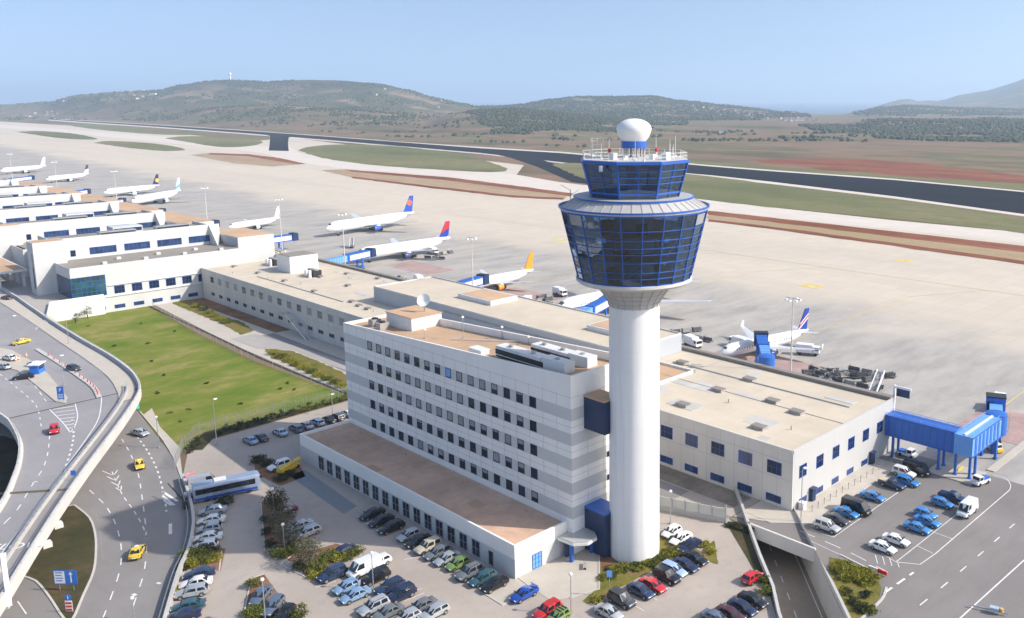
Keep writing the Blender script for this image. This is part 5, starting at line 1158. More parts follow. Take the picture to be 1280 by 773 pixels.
for c,k_,x,y,lb,ex,ct in [('silver','suv',1034,656.5,'silver off-road car nearest the hatched bay by the pier end wall',None,'car'),('dark grey','saloon',1045.5,648.5,'dark grey saloon between a silver and a blue car by the pier end wall',None,'car'),('sky blue','saloon',1058,640,'sky blue saloon left of a black van by the pier end wall',None,'car'),('black','van',1070.5,634.5,'black van between two sky blue saloons',None,'van'),('sky blue','saloon',1091,620,'sky blue saloon right of the black van by the pier end wall',None,'car'),
    ('dark blue','pickup',1115,603.5,'blue pickup with a cream load bed by the pier end wall','load','pickup'),('sky blue','estate',1134,601.5,'sky blue estate car behind the blue pickup',None,'car'),('white','suv',1130,589.5,'white off-road car behind the blue pickup and estate',None,'car'),('black','van',1146,586.5,'black van in the shade of the covered walkway',None,'van')]:
    pxcar(k_, c, x, y, '-y', lb, G11, extra=ex, cat=ct)
G12 = 'cars parked in the open yard by the service road'
for c,k_,x,y,lb,ct in [('dark blue','pickup',1191,620,'dark blue pickup at the far end of the yard row','pickup'),('sky blue','hatchback',1178,628.5,'sky blue hatchback beside the dark blue pickup','car'),('sky blue','hatchback',1157,642,'sky blue hatchback farthest of three blue cars in the yard','car'),('sky blue','saloon',1159,651,'sky blue saloon in the middle of three blue cars in the yard','car'),('sky blue','saloon',1147,659.5,'sky blue saloon nearest of three blue cars in the yard','car'),('white','saloon',1120,674.5,'white saloon farther of two white cars in the yard','car'),('white','saloon',1103.5,683.5,'white saloon nearer of two white cars in the yard','car')]:
    pxcar(k_, c, x, y, '-y', lb, G12, cat=ct)
pxcar('van','white',1209,636.5,'-x','tall white van standing alone by the white edge line of the yard',None,cat='van')
# moving cars
pxcar('hatchback','red',67.5,536.5,(-1.2,10),'red hatchback driving on the elevated road',None,z=DZ+.03,name='car')
pxcar('saloon','yellow',26,427,(-10,2),'yellow taxi on the elevated road near the terminal plaza',None,z=DZ+.03,extra='taxi',cat='taxi',name='taxi')
pxcar('hatchback','dark grey',92,460,(9,2),'dark grey hatchback beside the red delineators on the elevated road',None,z=DZ+.03,name='car')
pxcar('saloon','black',29,470.5,(-10,1),'black saloon stopped beside the refuge island of the elevated road',None,z=DZ+.03,name='car')
pxcar('saloon','yellow',174,580,(3,10),'yellow taxi on the access road just below the elevated road',None,extra='taxi',cat='taxi',name='taxi')
pxcar('saloon','silver',175,540.5,(9,2.5),'silver car emerging from under the elevated road',None,name='car')
pxcar('saloon','yellow',171.5,689,(5,-10),'yellow taxi on the access road beside the traffic island',None,extra='taxi',cat='taxi',name='taxi')
for i,(x,y,c,lb) in enumerate([(8,372,'maroon','maroon car on the upper road at the left photo edge'),(4,458,'silver','silver car at the left photo edge near the ticket booth'),(12,447,'white','white car parked by the left edge on the refuge island'),(43,455,'white','white car partly hidden behind the blue ticket booth')]):
    pxcar('saloon',c,x,y,(-10,-2),lb,None,z=DZ+(.17 if i>1 else .03))

# ------------------------------------------------------------------ coach
def big_vehicle(name, lab, cat, p, rot, build, grp=None):
    t = thing(name, lab, cat, p, rot, grp); build(t); return t
def coach(t):
    m = MB(); sec = [(-1.2,.35),(-1.25,1.2),(-1.22,2.7),(-1.05,3.2),(0,3.3),(1.05,3.2),(1.22,2.7),(1.25,1.2),(1.2,.35)]
    xs = [(-5.6,.93),(-5.5,1),(4.9,1),(5.35,.97),(5.6,.9)]
    for x,s_ in xs: m.v += [(x,y*s_,.35+(z-.35)*(s_ if z>1 else 1)) for y,z in sec]
    n = len(sec)
    for k_ in range(len(xs)-1):
        for i in range(n): m.f.append([k_*n+i,(k_+1)*n+i,(k_+1)*n+(i+1)%n,k_*n+(i+1)%n]); m.mi.append(0)
    m.f += [list(range(n)), list(range(5*n-1,4*n-1,-1))]; m.mi += [0,0]
    m.build('body', car_paint('coach silver', (.36,.42,.54)), t, True)
    for s_ in (-1,1):
        m = MB(); m.box(-5.2,4.7,s_*1.235-.03,s_*1.235+.03,1.55,2.55); m.build('side_windows', M['carglass'], t)
        m = MB(); m.box(-5.4,5.0,s_*1.262-.012,s_*1.262+.012,.5,.95); m.build('side_stripe', car_paint('bright blue', CC['bright blue']), t)
    m = MB(); m.add([(5.66,-1.05,1.35),(5.66,1.05,1.35),(5.36,1.0,2.85),(5.36,-1.0,2.85)],[(0,1,2,3)]); m.build('windscreen', M['carglass'], t)
    for x in (-3.4,-2.2,3.6):
        for s_ in (-1,1): m = MB(); m.tube((x,s_*1.0,.5),(x,s_*1.27,.5),.5,n=18); m.build('wheel', M['tyre'], t)
    for s_ in (-1,1): m = MB(); m.bar((5.5,s_*1.1,2.7),(5.95,s_*1.35,2.5),.08,.3); m.build('mirror', M['dark'], t)
    m = MB(); m.box(-2,0,-.7,.7,3.25,3.45); m.build('air_unit', M['white'], t)
p = at(284,617,.3); q = at(310,611.5,.3)
big_vehicle('coach', 'pale blue coach with dark windows parked at the top of the shaded lot', 'coach', (p.x,p.y,.05), atan2(q.y-p.y,q.x-p.x), coach)

# ------------------------------------------------------------------ small ground vehicles
def tug(t, c='white'):
    m = MB(); m.box(-1.9,1.9,-.85,.85,.35,.85); m.build('chassis', M['plwhite' if c=='white' else 'yellow'], t)
    m = MB(); m.prism([(.1,-.8),(1.3,-.8),(1.3,.8),(.1,.8)],.85,1.75); m.build('cab', M['plwhite'], t)
    m = MB(); m.box(1.3,1.32,-.7,.7,1.05,1.65); m.box(.25,1.2,-.815,-.8,1.05,1.65); m.box(.25,1.2,.8,.815,1.05,1.65); m.build('windows', M['carglass'], t)
    m = MB(); m.box(-1.8,-.1,-.7,.7,.852,1.15); m.build('load_bed', M['bluesteel'], t)
    for x in (-1.2,1.2):
        for s_ in (-1,1): m = MB(); m.tube((x,s_*.65,.35),(x,s_*.9,.35),.35,n=14); m.build('wheel', M['tyre'], t)
def truck(t, c='plwhite'):
    m = MB(); m.box(-3.2,3.1,-1,1,.55,.8); m.build('chassis', M['dark'], t)
    m = MB(); m.prism([(1.5,-1.1),(3.2,-1.1),(3.2,1.1),(1.5,1.1)],.802,2.6); m.build('cab', M[c], t)
    m = MB(); m.box(3.2,3.23,-.95,.95,1.6,2.4); m.box(2.0,3.0,-1.115,-1.1,1.6,2.4); m.box(2.0,3.0,1.1,1.115,1.6,2.4); m.build('windows', M['carglass'], t)
    m = MB(); m.box(-3.3,1.4,-1.2,1.2,.81,3.1); m.build('box_body', M[c], t)
    for x in (-2.2,2.3):
        for s_ in (-1,1): m = MB(); m.tube((x,s_*.8,.45),(x,s_*1.12,.45),.45,n=14); m.build('wheel', M['tyre'], t)
def px_v(nm, lab, cat, cx, cy, d, fn, grp=None, z=.06):
    p = at(cx,cy,z+.6); q = at(cx+d[0],cy+d[1],z+.6); return big_vehicle(nm, lab, cat, (p.x,p.y,z), atan2(q.y-p.y,q.x-p.x), fn, grp)
px_v('tow_tractor','white tow tractor with a blue bed at the foot of the blue walkway columns','tow tractor',1225.5,601,(-8,3),tug)
px_v('utility_truck','small white utility truck in the shade under the covered walkway','truck',1134.5,567,(10,3),tug)
px_v('tow_tractor','yellow tow tractor behind the walkway columns','tow tractor',1243,560,(8,4),lambda t: tug(t,'yellow'))
def dolly_train(t):
    for k_ in range(3):
        o = MB(); o.box(k_*3.6-1.5,k_*3.6+1.5,-.75,.75,.4,.5); o.box(k_*3.6-1.5,k_*3.6-1.42,-.75,.75,.5,1.5); o.box(k_*3.6-1.5,k_*3.6+1.5,-.03,.03,.5,1.4); o.bar((k_*3.6+1.5,0,.45),(k_*3.6+2.1,0,.45),.08,.08)
        for xx in (-1,1):
            for yy in (-.7,.7): o.tube((k_*3.6+xx,yy-.08,.2),(k_*3.6+xx,yy+.08,.2),.2,n=10)
        o.build('baggage_cart', M['cart' if k_ != 1 else 'grey'], t)
rg = random.Random(21)
spots = [(1010,466),(1018,462),(1025,468),(1033,464),(1040,470),(1020,472),(1030,475),(1045,476),(1068,462),(1078,470),(1085,474),(646,378),(655,381),(664,377),(671,382),(650,386),(668,390),(676,372),(682,377),(330,325),(500,348),(520,352),(548,318),(535,322),(860,420),(845,415)]
for i,(x,y) in enumerate(spots):
    px_v('baggage_train', ('dark baggage carts parked behind the cream pier roof' if x>800 and x<1100 and i<11 else 'dark baggage carts on the stand left of the tower' if i<19 else 'dark baggage carts beside a parked airliner'), 'baggage cart', x, y, (10, rg.uniform(-2,6)), dolly_train, 'baggage carts behind the pier roof' if i<11 else 'baggage carts left of the tower' if i<19 else 'baggage carts beside the airliners')
for i,(x,y,d,lb) in enumerate([(866,431,(10,4),'white box truck just behind the pier roof right of the tower'),(657,380,(-8,5),'white box truck among baggage carts left of the tower'),(1010,441,(10,1),'white service truck under the wing of the blue tailed airliner'),(923,431,(-10,-3),'white service vehicle at the nose of the blue tailed airliner'),(541,316,(10,2),'white service truck under the wing of the red and blue tailed airliner'),(524,352,(9,5),'white van-bodied truck behind the pier roof'),(700,368,(10,3),'white service truck near the stand left of the tower'),(1247,508,(-5,9),'white service truck beyond the boarding bridge')]):
    px_v('service_truck', lb, 'truck', x, y, d, truck)
def steps(t):
    a = Vector((-3.5,0,.9)); b = Vector((3.2,0,4.4))
    for s_ in (-.9,.9): m = MB(); m.bar(a+Vector((0,s_,0)),b+Vector((0,s_,0)),.12,.9); m.build('side_panel', M['plwhite'], t)
    m = MB()
    for i in range(16): p = a.lerp(b,i/16); m.box(p.x,p.x+.42,-.85,.85,p.z-.05,p.z+.02)
    m.build('treads', M['metal'], t); m = MB(); m.box(-3.2,3.4,-.9,.9,.4,.7); m.build('chassis', M['dark'], t); m = MB(); m.bar((3,0,.7),(3,0,4.2),.3,1.5); m.build('support', M['metal'], t)
    for x in (-2.4,2.4):
        for s_ in (-1,1): m = MB(); m.tube((x,s_*.7,.4),(x,s_*.95,.4),.4,n=12); m.build('wheel', M['tyre'], t)
px_v('passenger_steps','white mobile passenger steps between the two large airliners','passenger steps',440,308,(4,-9),steps)
px_v('passenger_steps','white passenger steps parked behind the far corner of the pier roof','passenger steps',1096,486,(6,-6),steps)
def conveyor(t):
    m = MB(); m.bar((-2.6,0,1.0),(2.8,0,1.5),1.0,.3); m.build('boom', M['yellow'], t); m = MB(); m.box(-2.6,2,-.8,.8,.4,.9); m.build('chassis', M['yellow'], t)
    for x in (-1.8,1.4):
        for s_ in (-1,1): m = MB(); m.tube((x,s_*.65,.35),(x,s_*.88,.35),.35,n=12); m.build('wheel', M['tyre'], t)
    m = MB(); m.bar((0,0,.9),(1,0,1.9),.15,.15); m.build('ram', M['metal'], t)
px_v('conveyor_boom','yellow inclined conveyor boom beside the white jeep','conveyor',362,584,(10,-5),conveyor)

# ------------------------------------------------------------------ airliners
def fin_mat(name, base, bands=(), disc=None, slope=.6):
    """fin paint: bands (offset, colour) along a slanted axis; disc (x, z, radius, colour)"""
    k = N(name); tc = k.n('ShaderNodeTexCoord'); sp = k.n('ShaderNodeSeparateXYZ'); k.l(tc.outputs['Object'], sp.inputs[0])
    ad = k.n('ShaderNodeMath', operation='MULTIPLY_ADD'); k.l(sp.outputs[0], ad.inputs[0]); ad.inputs[1].default_value = slope; k.l(sp.outputs[2], ad.inputs[2])
    col = None; rgbn = k.n('ShaderNodeRGB'); rgbn.outputs[0].default_value = rgb(base); col = rgbn.outputs[0]
    for off, c in bands:
        gt = k.n('ShaderNodeMath', operation='GREATER_THAN'); k.l(ad.outputs[0], gt.inputs[0]); gt.inputs[1].default_value = off; col = k.mix(gt.outputs[0], col, c)
    if disc:
        cm = k.n('ShaderNodeCombineXYZ'); k.l(sp.outputs[0], cm.inputs[0]); k.l(sp.outputs[2], cm.inputs[2])
        ds = k.n('ShaderNodeVectorMath', operation='DISTANCE'); k.l(cm.outputs[0], ds.inputs[0]); ds.inputs[1].default_value = (disc[0],0,disc[1])
        lt = k.n('ShaderNodeMath', operation='LESS_THAN'); k.l(ds.outputs['Value'], lt.inputs[0]); lt.inputs[1].default_value = disc[2]; col = k.mix(lt.outputs[0], col, disc[3])
    k.l(col, k.b.inputs['Base Color']); k.b.inputs['Roughness'].default_value = .35; return k.m
def airliner(lab, nose, tail_dir, Lf, fin, engine='plwhite', belly=None, stripe=None, n=1, tilt=0, winglet=False):
    """nose = (x, y) of the nose tip; tail_dir = direction in degrees from nose to tail"""
    ang = radians(tail_dir)+pi; R_ = Lf*.047 if Lf > 50 else Lf*.053; zc = R_*1.0+Lf*.038
    t = thing('airliner', lab, 'airliner', (nose[0]-cos(ang)*Lf/2, nose[1]-sin(ang)*Lf/2, .06), ang, None)
    h = Lf/2
    st = [(h,.02,-.28),(h-.01*Lf,.30,-.25),(h-.03*Lf,.58,-.16),(h-.06*Lf,.82,-.07),(h-.10*Lf,.97,-.01),(h-.14*Lf,1,0),(-h+.36*Lf,1,0),(-h+.25*Lf,.93,.07),(-h+.14*Lf,.66,.30),(-h+.06*Lf,.38,.50),(-h,.10,.62)]
    m = MB(); nn = 28
    for x,r,dz in st: m.v += [(x,R_*r*cos(2*pi*i/nn),zc+R_*dz+R_*r*sin(2*pi*i/nn)*1.02) for i in range(nn)]
    for k_ in range(len(st)-1):
        for i in range(nn): m.f.append([k_*nn+i,k_*nn+(i+1)%nn,(k_+1)*nn+(i+1)%nn,(k_+1)*nn+i]); m.mi.append(0)
    m.build('fuselage', M['plwhite'], t, True, 60)
    if stripe:
        for s_ in (-1,1):
            m = MB(); xs = [h-.06*Lf,h-.1*Lf,h-.14*Lf,0,-h+.36*Lf,-h+.25*Lf]; rr = [.82,.97,1,1,1,.93]
            for x,r in zip(xs,rr):
                for a_ in (-.32,-.05): m.v.append((x, s_*(R_*r*cos(a_)+.02), zc+R_*r*sin(a_)*1.02))
            for k_ in range(len(xs)-1): q = [2*k_,2*k_+1,2*k_+3,2*k_+2]; m.f.append(q if s_ < 0 else q[::-1]); m.mi.append(0)
            m.build('cheatline', stripe, t)
    def foil(path, nm, mat, th):
        """path: list of (leading x, trailing x, y, z); slab with a rounded leading edge"""
        m = MB()
        for xl,xt,y,z in path:
            c = xl-xt; m.v += [(xl,y,z),(xl-c*.25,y,z+th*c*.5),(xt,y,z),(xl-c*.25,y,z-th*c*.35)]
        for k_ in range(len(path)-1):
            for i in range(4): m.f.append([k_*4+i,k_*4+(i+1)%4,(k_+1)*4+(i+1)%4,(k_+1)*4+i]); m.mi.append(0)
        m.f.append([0,1,2,3]); m.mi.append(0); e = (len(path)-1)*4; m.f.append([e+3,e+2,e+1,e]); m.mi.append(0)
        bm2 = m.build(nm, mat, t, True, 30); b = bmesh.new(); b.from_mesh(bm2.data); bmesh.ops.recalc_face_normals(b, faces=b.faces); b.to_mesh(bm2.data); b.free(); return bm2
    sp = Lf*(.53 if Lf == 60 else .47); zw = zc-R_*.55
    for s_ in (-1,1):
        w_ = foil([(.13*Lf,-.09*Lf,s_*R_*.5,zw),(.03*Lf,-.085*Lf,s_*sp*.36,zw+sp*.03),(-.135*Lf,-.175*Lf,s_*sp,zw+sp*.10)], 'wing', M['plgrey'], .12)
        if winglet: foil([(-.137*Lf,-.175*Lf,s_*sp,zw+sp*.10),(-.165*Lf,-.182*Lf,s_*(sp+.2),zw+sp*.10+1.6)], 'winglet', M['plwhite'], .1)
        foil([(-h+.125*Lf,-h+.03*Lf,s_*R_*.2,zc+R_*.45),(-h+.055*Lf,-h+.015*Lf,s_*Lf*.155,zc+R_*.45+Lf*.015)], 'tailplane', M['plgrey'], .1)
        ex, ey = .075*Lf, s_*sp*.345; ez = zw-R_*.32; er = R_*(.48 if Lf > 45 else .58)
        m = MB()
        prof = [(.9,0),(1,.06),(1.0,.35),(.86,.75),(.6,1.0)]
        for r,u in prof: m.v += [(ex+Lf*.045-u*Lf*.075, ey+er*r*cos(2*pi*i/20), ez+er*r*sin(2*pi*i/20)) for i in range(20)]
        for k_ in range(4):
            for i in range(20): m.f.append([k_*20+i,k_*20+(i+1)%20,(k_+1)*20+(i+1)%20,(k_+1)*20+i]); m.mi.append(0)
        eg = m.build('engine', engine if not isinstance(engine,str) else M[engine], t, True, 60)
        m = MB(); m.tube((ex+Lf*.03,ey,ez),(ex+Lf*.042,ey,ez),er*.88,n=20); m.build('fan', M['dark'], eg)
        m = MB(); m.bar((ex+Lf*.01,ey,ez+er*.7),(ex-Lf*.03,ey,zw+sp*.03),.3,er*.9); m.build('pylon', M['plgrey'], eg)
        m = MB()
        for i in range(int(Lf*.66/.95)):
            x = h-.13*Lf-i*.95; y0 = R_*cos(.17)+.012; z0 = zc+R_*sin(.17)*1.02
            m.add([(x-.16,s_*y0,z0-.2),(x+.16,s_*y0,z0-.2),(x+.16,s_*(y0-.03),z0+.2),(x-.16,s_*(y0-.03),z0+.2)], [(0,1,2,3) if s_<0 else (3,2,1,0)])
        m.build('cabin_windows', M['carglass'], t)
    m = MB()   # fin
    x1 = -h+.17*Lf; zr = zc+R_*.75; ht = Lf*(.155 if Lf > 48 else .185); pl = [(x1,zr),(x1-.05*Lf,zr+.1*ht),(x1-.125*Lf,zr+ht),(x1-.172*Lf,zr+ht),(x1-.145*Lf,zr+.0*ht)]
    org = Vector((x1-.1*Lf,0,zr)); n5 = len(pl)
    for s_ in (-1,1): m.v += [(x-org.x, s_*(.22 if z<zr+.5*ht else .12), z-org.z) for x,z in pl]
    m.f += [list(range(n5)), list(range(2*n5-1,n5-1,-1))]+[[i,n5+i,n5+(i+1)%n5,(i+1)%n5] for i in range(n5)]; m.mi += [0]*(2+n5)
    fo = m.build('fin', fin, t); fo.location = org
    b = bmesh.new(); b.from_mesh(fo.data); bmesh.ops.recalc_face_normals(b, faces=b.faces); b.to_mesh(fo.data); b.free()
    m = MB()
    for i in range(4):
        a0 = -.62+i*.31+pi/2; a1 = a0+.27; xa, ra, da = h-.032*Lf,.60,-.155; xb, rb_, db = h-.052*Lf,.765,-.09
        V = lambda x,r,d,a: (x+.02,R_*r*cos(a),zc+R_*d+R_*r*1.02*sin(a)+.02)
        m.add([V(xa,ra,da,a0),V(xa,ra,da,a1),V(xb,rb_,db,a1),V(xb,rb_,db,a0)],[(0,1,2,3)])
    m.build('cockpit_windows', M['carglass'], t)
    def gear(x,y,nw,r):
        m = MB(); m.tube((x,y,r),(x,y,zw),.18); g = m.build('landing_gear', M['metal'], t)
        for k_ in range(nw):
            m = MB(); xx = x+(k_//2)*1.5-.75*(nw>2); yy = y+(k_%2-.5)*1.0; m.tube((xx,yy-.2,r),(xx,yy+.2,r),r,n=16); m.build('wheel', M['tyre'], g)
    gear(h-.13*Lf,0,2,.45)
    for s_ in (-1,1): gear(-.04*Lf,s_*R_*1.3,4 if Lf>45 else 2,.6)
    return t
WHT = (.8,.8,.8)
airliner('white wide-body airliner with a blue tail and blue engines on the open stand', (226.5,430.5), 9, 61, fin_mat('blue_tail', (.015,.07,.42), disc=(-1.2,5.6,1.75,(.62,.13,.07))), engine=paint('engine_blue', (.03,.10,.42)))
airliner('white airliner with a red and blue tail docked at a boarding bridge', (197,349), 0, 50, fin_mat('red_blue_tail', (.35,.5,.75), bands=((-.4,(.012,.04,.30)),(3.1,(.55,.02,.03))), slope=.55), engine=paint('engine_navy', (.05,.07,.20)))
airliner('white airliner with an orange tail and orange engines docked left of the tower', (189,264), 0, 37, fin_mat('orange_tail', (.9,.30,.015)), engine=paint('engine_orange', (.85,.30,.02)), winglet=False)
airliner('white and grey airliner with a blue line half hidden behind the tower', (185,206), -4, 60, fin_mat('pale_tail', WHT), stripe=paint('stripe_blue', (.05,.16,.5)))
airliner('silver airliner with a blue, white and red striped tail right of the tower', (187,140.8), -12, 34, fin_mat('striped_tail', (.02,.055,.33), bands=((1.6,(.7,.7,.72)),(2.1,(.6,.04,.05)),(2.7,(.72,.72,.74)),(3.1,(.02,.055,.33))), slope=.8), engine=paint('engine_dark_blue', (.02,.04,.16)), stripe=None, winglet=True)
airliner('white airliner with a plain white tail behind the nearest hall', (200,487), 14, 34, fin_mat('white_tail', WHT))
airliner('white airliner with pale blue bands on its tail beside the halls', (204,648), 38, 56, fin_mat('pale_blue_tail', (.72,.78,.85), bands=((1.0,(.16,.36,.75)),(3.4,(.55,.68,.85))), slope=.3))
airliner('white airliner with a navy tail bearing a yellow disc', (212,732), 16, 45, fin_mat('navy_disc_tail', (.02,.03,.10), disc=(-1.6,3.6,1.5,(.8,.52,.02))))
airliner('white airliner with a dark tail tip far along the halls', (216.7,898), 24, 42, fin_mat('dark_tip_tail', WHT, bands=((3.6,(.05,.055,.08)),), slope=.3))
airliner('far white airliner with an all white tail near the left edge', (212.8,1035), 22, 46, fin_mat('white_fin', WHT))
airliner('farthest airliner at the left edge beside a dark group of vehicles', (215,1400), 15, 45, fin_mat('navy_tail', (.04,.05,.12)))

# ------------------------------------------------------------------ boarding bridges
def bridge(lab, a, b, z=4.6, ad=True):
    a = Vector((a[0],a[1],0)); b = Vector((b[0],b[1],0)); d = b-a; Lb = d.length; rot = atan2(d.y,d.x)
    t = thing('boarding_bridge', lab, 'boarding bridge', (a.x,a.y,.05), rot, 'boarding bridges along the terminal')
    m = MB(); m.lathe([(1.9,0),(1.9,.0+.01),(.7,.02),(.7,z-.3),(2.1,z-.2),(2.1,z+2.9),(1.2,z+3.2)],20); m.build('rotunda', M['bluesteel'], t, True)
    h = Lb*.5
    m = MB(); m.box(1.7,h+1,-1.25,1.25,z,z+2.6); m.build('inner_tunnel', M['bluelight'], t)
    m = MB(); m.box(h,Lb-1.5,-1.5,1.5,z-.2,z+2.9); m.build('outer_tunnel', M['bluesteel'], t)
    m = MB()
    for i in range(int((Lb-h-1.5)/1.4)): x = h+.3+i*1.4; m.box(x,x+.16,-1.58,1.58,z-.26,z+2.96)
    for i in range(int((h-2)/1.4)): x = 2+i*1.4; m.box(x,x+.14,-1.31,1.31,z-.05,z+2.65)
    m.build('ribs', M['bluetrim'], t)
    m = MB(); m.prism([(Lb-1.6,-1.9),(Lb+1.4,-1.9),(Lb+2.2,.2),(Lb+1.4,1.9),(Lb-1.6,1.9)],z-.3,z+3.1); m.build('cab', M['bluedark'], t)
    m = MB(); m.box(Lb-1.2,Lb+1.2,-1.95,1.95,z+3.1,z+3.35); m.build('cab_roof', M['dark'], t)
    if ad: 
        for s_ in (-1,1): m = MB(); m.box(h+1.2,Lb-2.2,s_*1.6-.02,s_*1.6+.02,z+.3,z+2.4); m.build('advert_panel', varied('advert_panel_print', (.75,.62,.66), .2, .8, .5), t)
    m = MB(); m.box(Lb*.78-.35,Lb*.78+.35,-1.7,-1.2,.9,z-.2); m.box(Lb*.78-.35,Lb*.78+.35,1.2,1.7,.9,z-.2); m.box(Lb*.78-.8,Lb*.78+.8,-1.9,1.9,.6,1.1); m.build('drive_column', M['bluesteel'], t)
    for s_ in (-1,1): m = MB(); m.tube((Lb*.78,s_*1.3,.5),(Lb*.78,s_*1.8,.5),.5,n=14); m.build('wheel', M['tyre'], t)
    return t
bridge('blue boarding bridge docked to the red and blue tailed airliner', (170,331), (199,340))
bridge('blue boarding bridge pointing at the empty stand beyond the plant room', (166,404), (198,408))
bridge('blue boarding bridge docked to the orange tailed airliner', (170,251), (196,257.5))
bridge('blue boarding bridge docked to the blue striped airliner beside the tower', (172,187), (204,199.5), ad=True)
bridge('blue boarding bridge docked to the striped tail airliner right of the tower', (180,121), (197,134.5), ad=False)
bridge('blue boarding bridge behind the second hall', (166,478), (192,484)); bridge('blue boarding bridge behind the third hall', (166,536), (192,560))
bridge('blue boarding bridge docked to the pale blue banded airliner', (166,610), (196,640)); bridge('blue boarding bridge docked to the navy tailed airliner', (166,700), (200,726))
bridge('blue boarding bridge docked to the dark tipped airliner', (166,860), (205,892)); bridge('blue boarding bridge near the far white airliner', (166,990), (200,1026))
# the long covered walkway and its bridge at the end of the pier
WK = thing('covered_walkway', 'long bright blue covered walkway on columns at the end of the pier', 'covered walkway', (0,0,0))
m_ = MB(); m_.box(158.3,161.6,63.2,77.5,4.4,8.5); m_.build('corridor', M['bluesteel'], WK)
m_ = MB(); m_.box(158.1,161.8,63.2,77.5,8.5,8.7)
for i in range(10): m_.box(158.25,158.3,63.6+i*1.45,63.75+i*1.45,4.5,8.4)
m_.box(158.22,158.3,63.2,77.4,4.4,4.7); m_.build('corridor_ribs', M['bluetrim'], WK)
for x in (158.5,161.4):
    m_ = MB(); m_.bar((x,63,9.15),(x,77.4,9.15),.08,.08)
    for i in range(11): m_.bar((x,63+i*1.44,8.7),(x,63+i*1.44,9.15),.06,.06)
    m_.build('roof_rail', M['bluelight'], WK)
m_ = MB(); m_.box(158.2,172.5,59.6,63.19,4.5,8.45); m_.build('side_corridor', M['bluelight'], WK)
for i in range(7): m_ = MB(); m_.box(159.3+i*1.85,160.3+i*1.85,59.52,59.6,4.9,8.1); m_.build('side_panel', M['bluesteel'], WK)
m_ = MB(); m_.box(158.15,172.5,59.5,59.6,4.5,4.75); m_.box(158.15,172.5,59.5,59.6,8.25,8.5); m_.build('edge_beams', M['bluetrim'], WK)
m_ = MB(); m_.box(158.6,172.3,61.2,61.6,8.452,8.7); m_.build('roof_strip', M['white'], WK)
for y in (59.9,62.9):
    m_ = MB(); m_.bar((158.5,y,9.0),(172.4,y,9.0),.07,.07)
    for i in range(10): m_.bar((158.6+i*1.5,y,8.45),(158.6+i*1.5,y,9.0),.05,.05)
    m_.build('roof_rail', M['bluelight'], WK)
for x,y in ((158.7,75.8),(161.2,75.8),(158.7,66.2),(161.2,66.2),(158.6,60.0),(161.2,60.0),(158.6,62.8),(171.6,60.0),(171.6,62.8)):
    m_ = MB(); m_.box(x-.22,x+.22,y-.22,y+.22,.05,4.4); m_.box(x-.4,x+.4,y-.4,y+.4,.2,.32); m_.build('column', M['bluesteel'], WK)
pb = MB(); pb.box(156.2,163.5,58.6,67.6,.04,.2); struct(pb.build('column_island', M['walk'])); pb = MB(); pb.box(165,185,57.6,59.2,.04,.2); struct(pb.build('column_island', M['walk']))
bb = thing('boarding_bridge', 'bright blue boarding bridge head with a light blue front at the end of the walkway', 'boarding bridge', (174.6,61.4,.05), radians(22))
m_ = MB(); m_.lathe([(.7,0),(.7,4.2),(2.1,4.25),(2.1,8.5),(1.2,8.8)],20); m_.build('rotunda', M['bluesteel'], bb, True)
m_ = MB(); m_.prism([(1.2,-1.25),(6.5,-1.25),(6.5,1.25),(1.2,1.25)],lambda p: 5.0+p[0]*.12,lambda p: 7.8+p[0]*.12); m_.build('tunnel', M['bluelight'], bb); m_ = MB(); m_.box(6.0,9.0,-1.9,1.9,5.7,9.6); m_.build('cab', M['bluesteel'], bb)
m_ = MB(); m_.box(6.1,9.1,-2.0,2.0,9.6,9.85); m_.build('cab_roof', M['dark'], bb); m_ = MB(); m_.box(9.0,9.9,-1.7,1.7,6.0,9.3); m_.build('bellows', M['dark'], bb)
m_ = MB(); m_.box(5.98,6.0,.4,1.7,7.0,8.8); m_.build('cab_window', M['carglass'], bb)
m_ = MB(); m_.box(4.6,5.2,-1.4,1.4,.9,5.5); m_.build('drive_column', M['bluesteel'], bb)
for s_ in (-1,1): m_ = MB(); m_.tube((4.9,s_*1.0,.5),(4.9,s_*1.5,.5),.5,n=14); m_.build('wheel', M['tyre'], bb)
m_ = MB()
for i in range(10): m_.box(7+i*.28,7.25+i*.28,-3.0,-2.0,5.6-i*.55,5.66-i*.55)
m_.bar((7,-2.9,6.5),(9.8,-2.9,1.0),.06,.06); m_.build('service_stair', M['metal'], bb)
gs = thing('gate_sign', 'white gate sign frame with a dark panel at the far corner of the pier', 'sign', (163.6,78.4,10)); m_ = MB(); m_.box(-.2,.2,-.2,.2,-10,3.4); m_.box(-.15,.15,-3.6,.2,2.9,3.3); m_.build('post', M['plwhite'], gs); m_ = MB(); m_.box(-.1,.1,-3.3,-.5,1.2,2.8); m_.build('panel', M['bluedark'], gs)
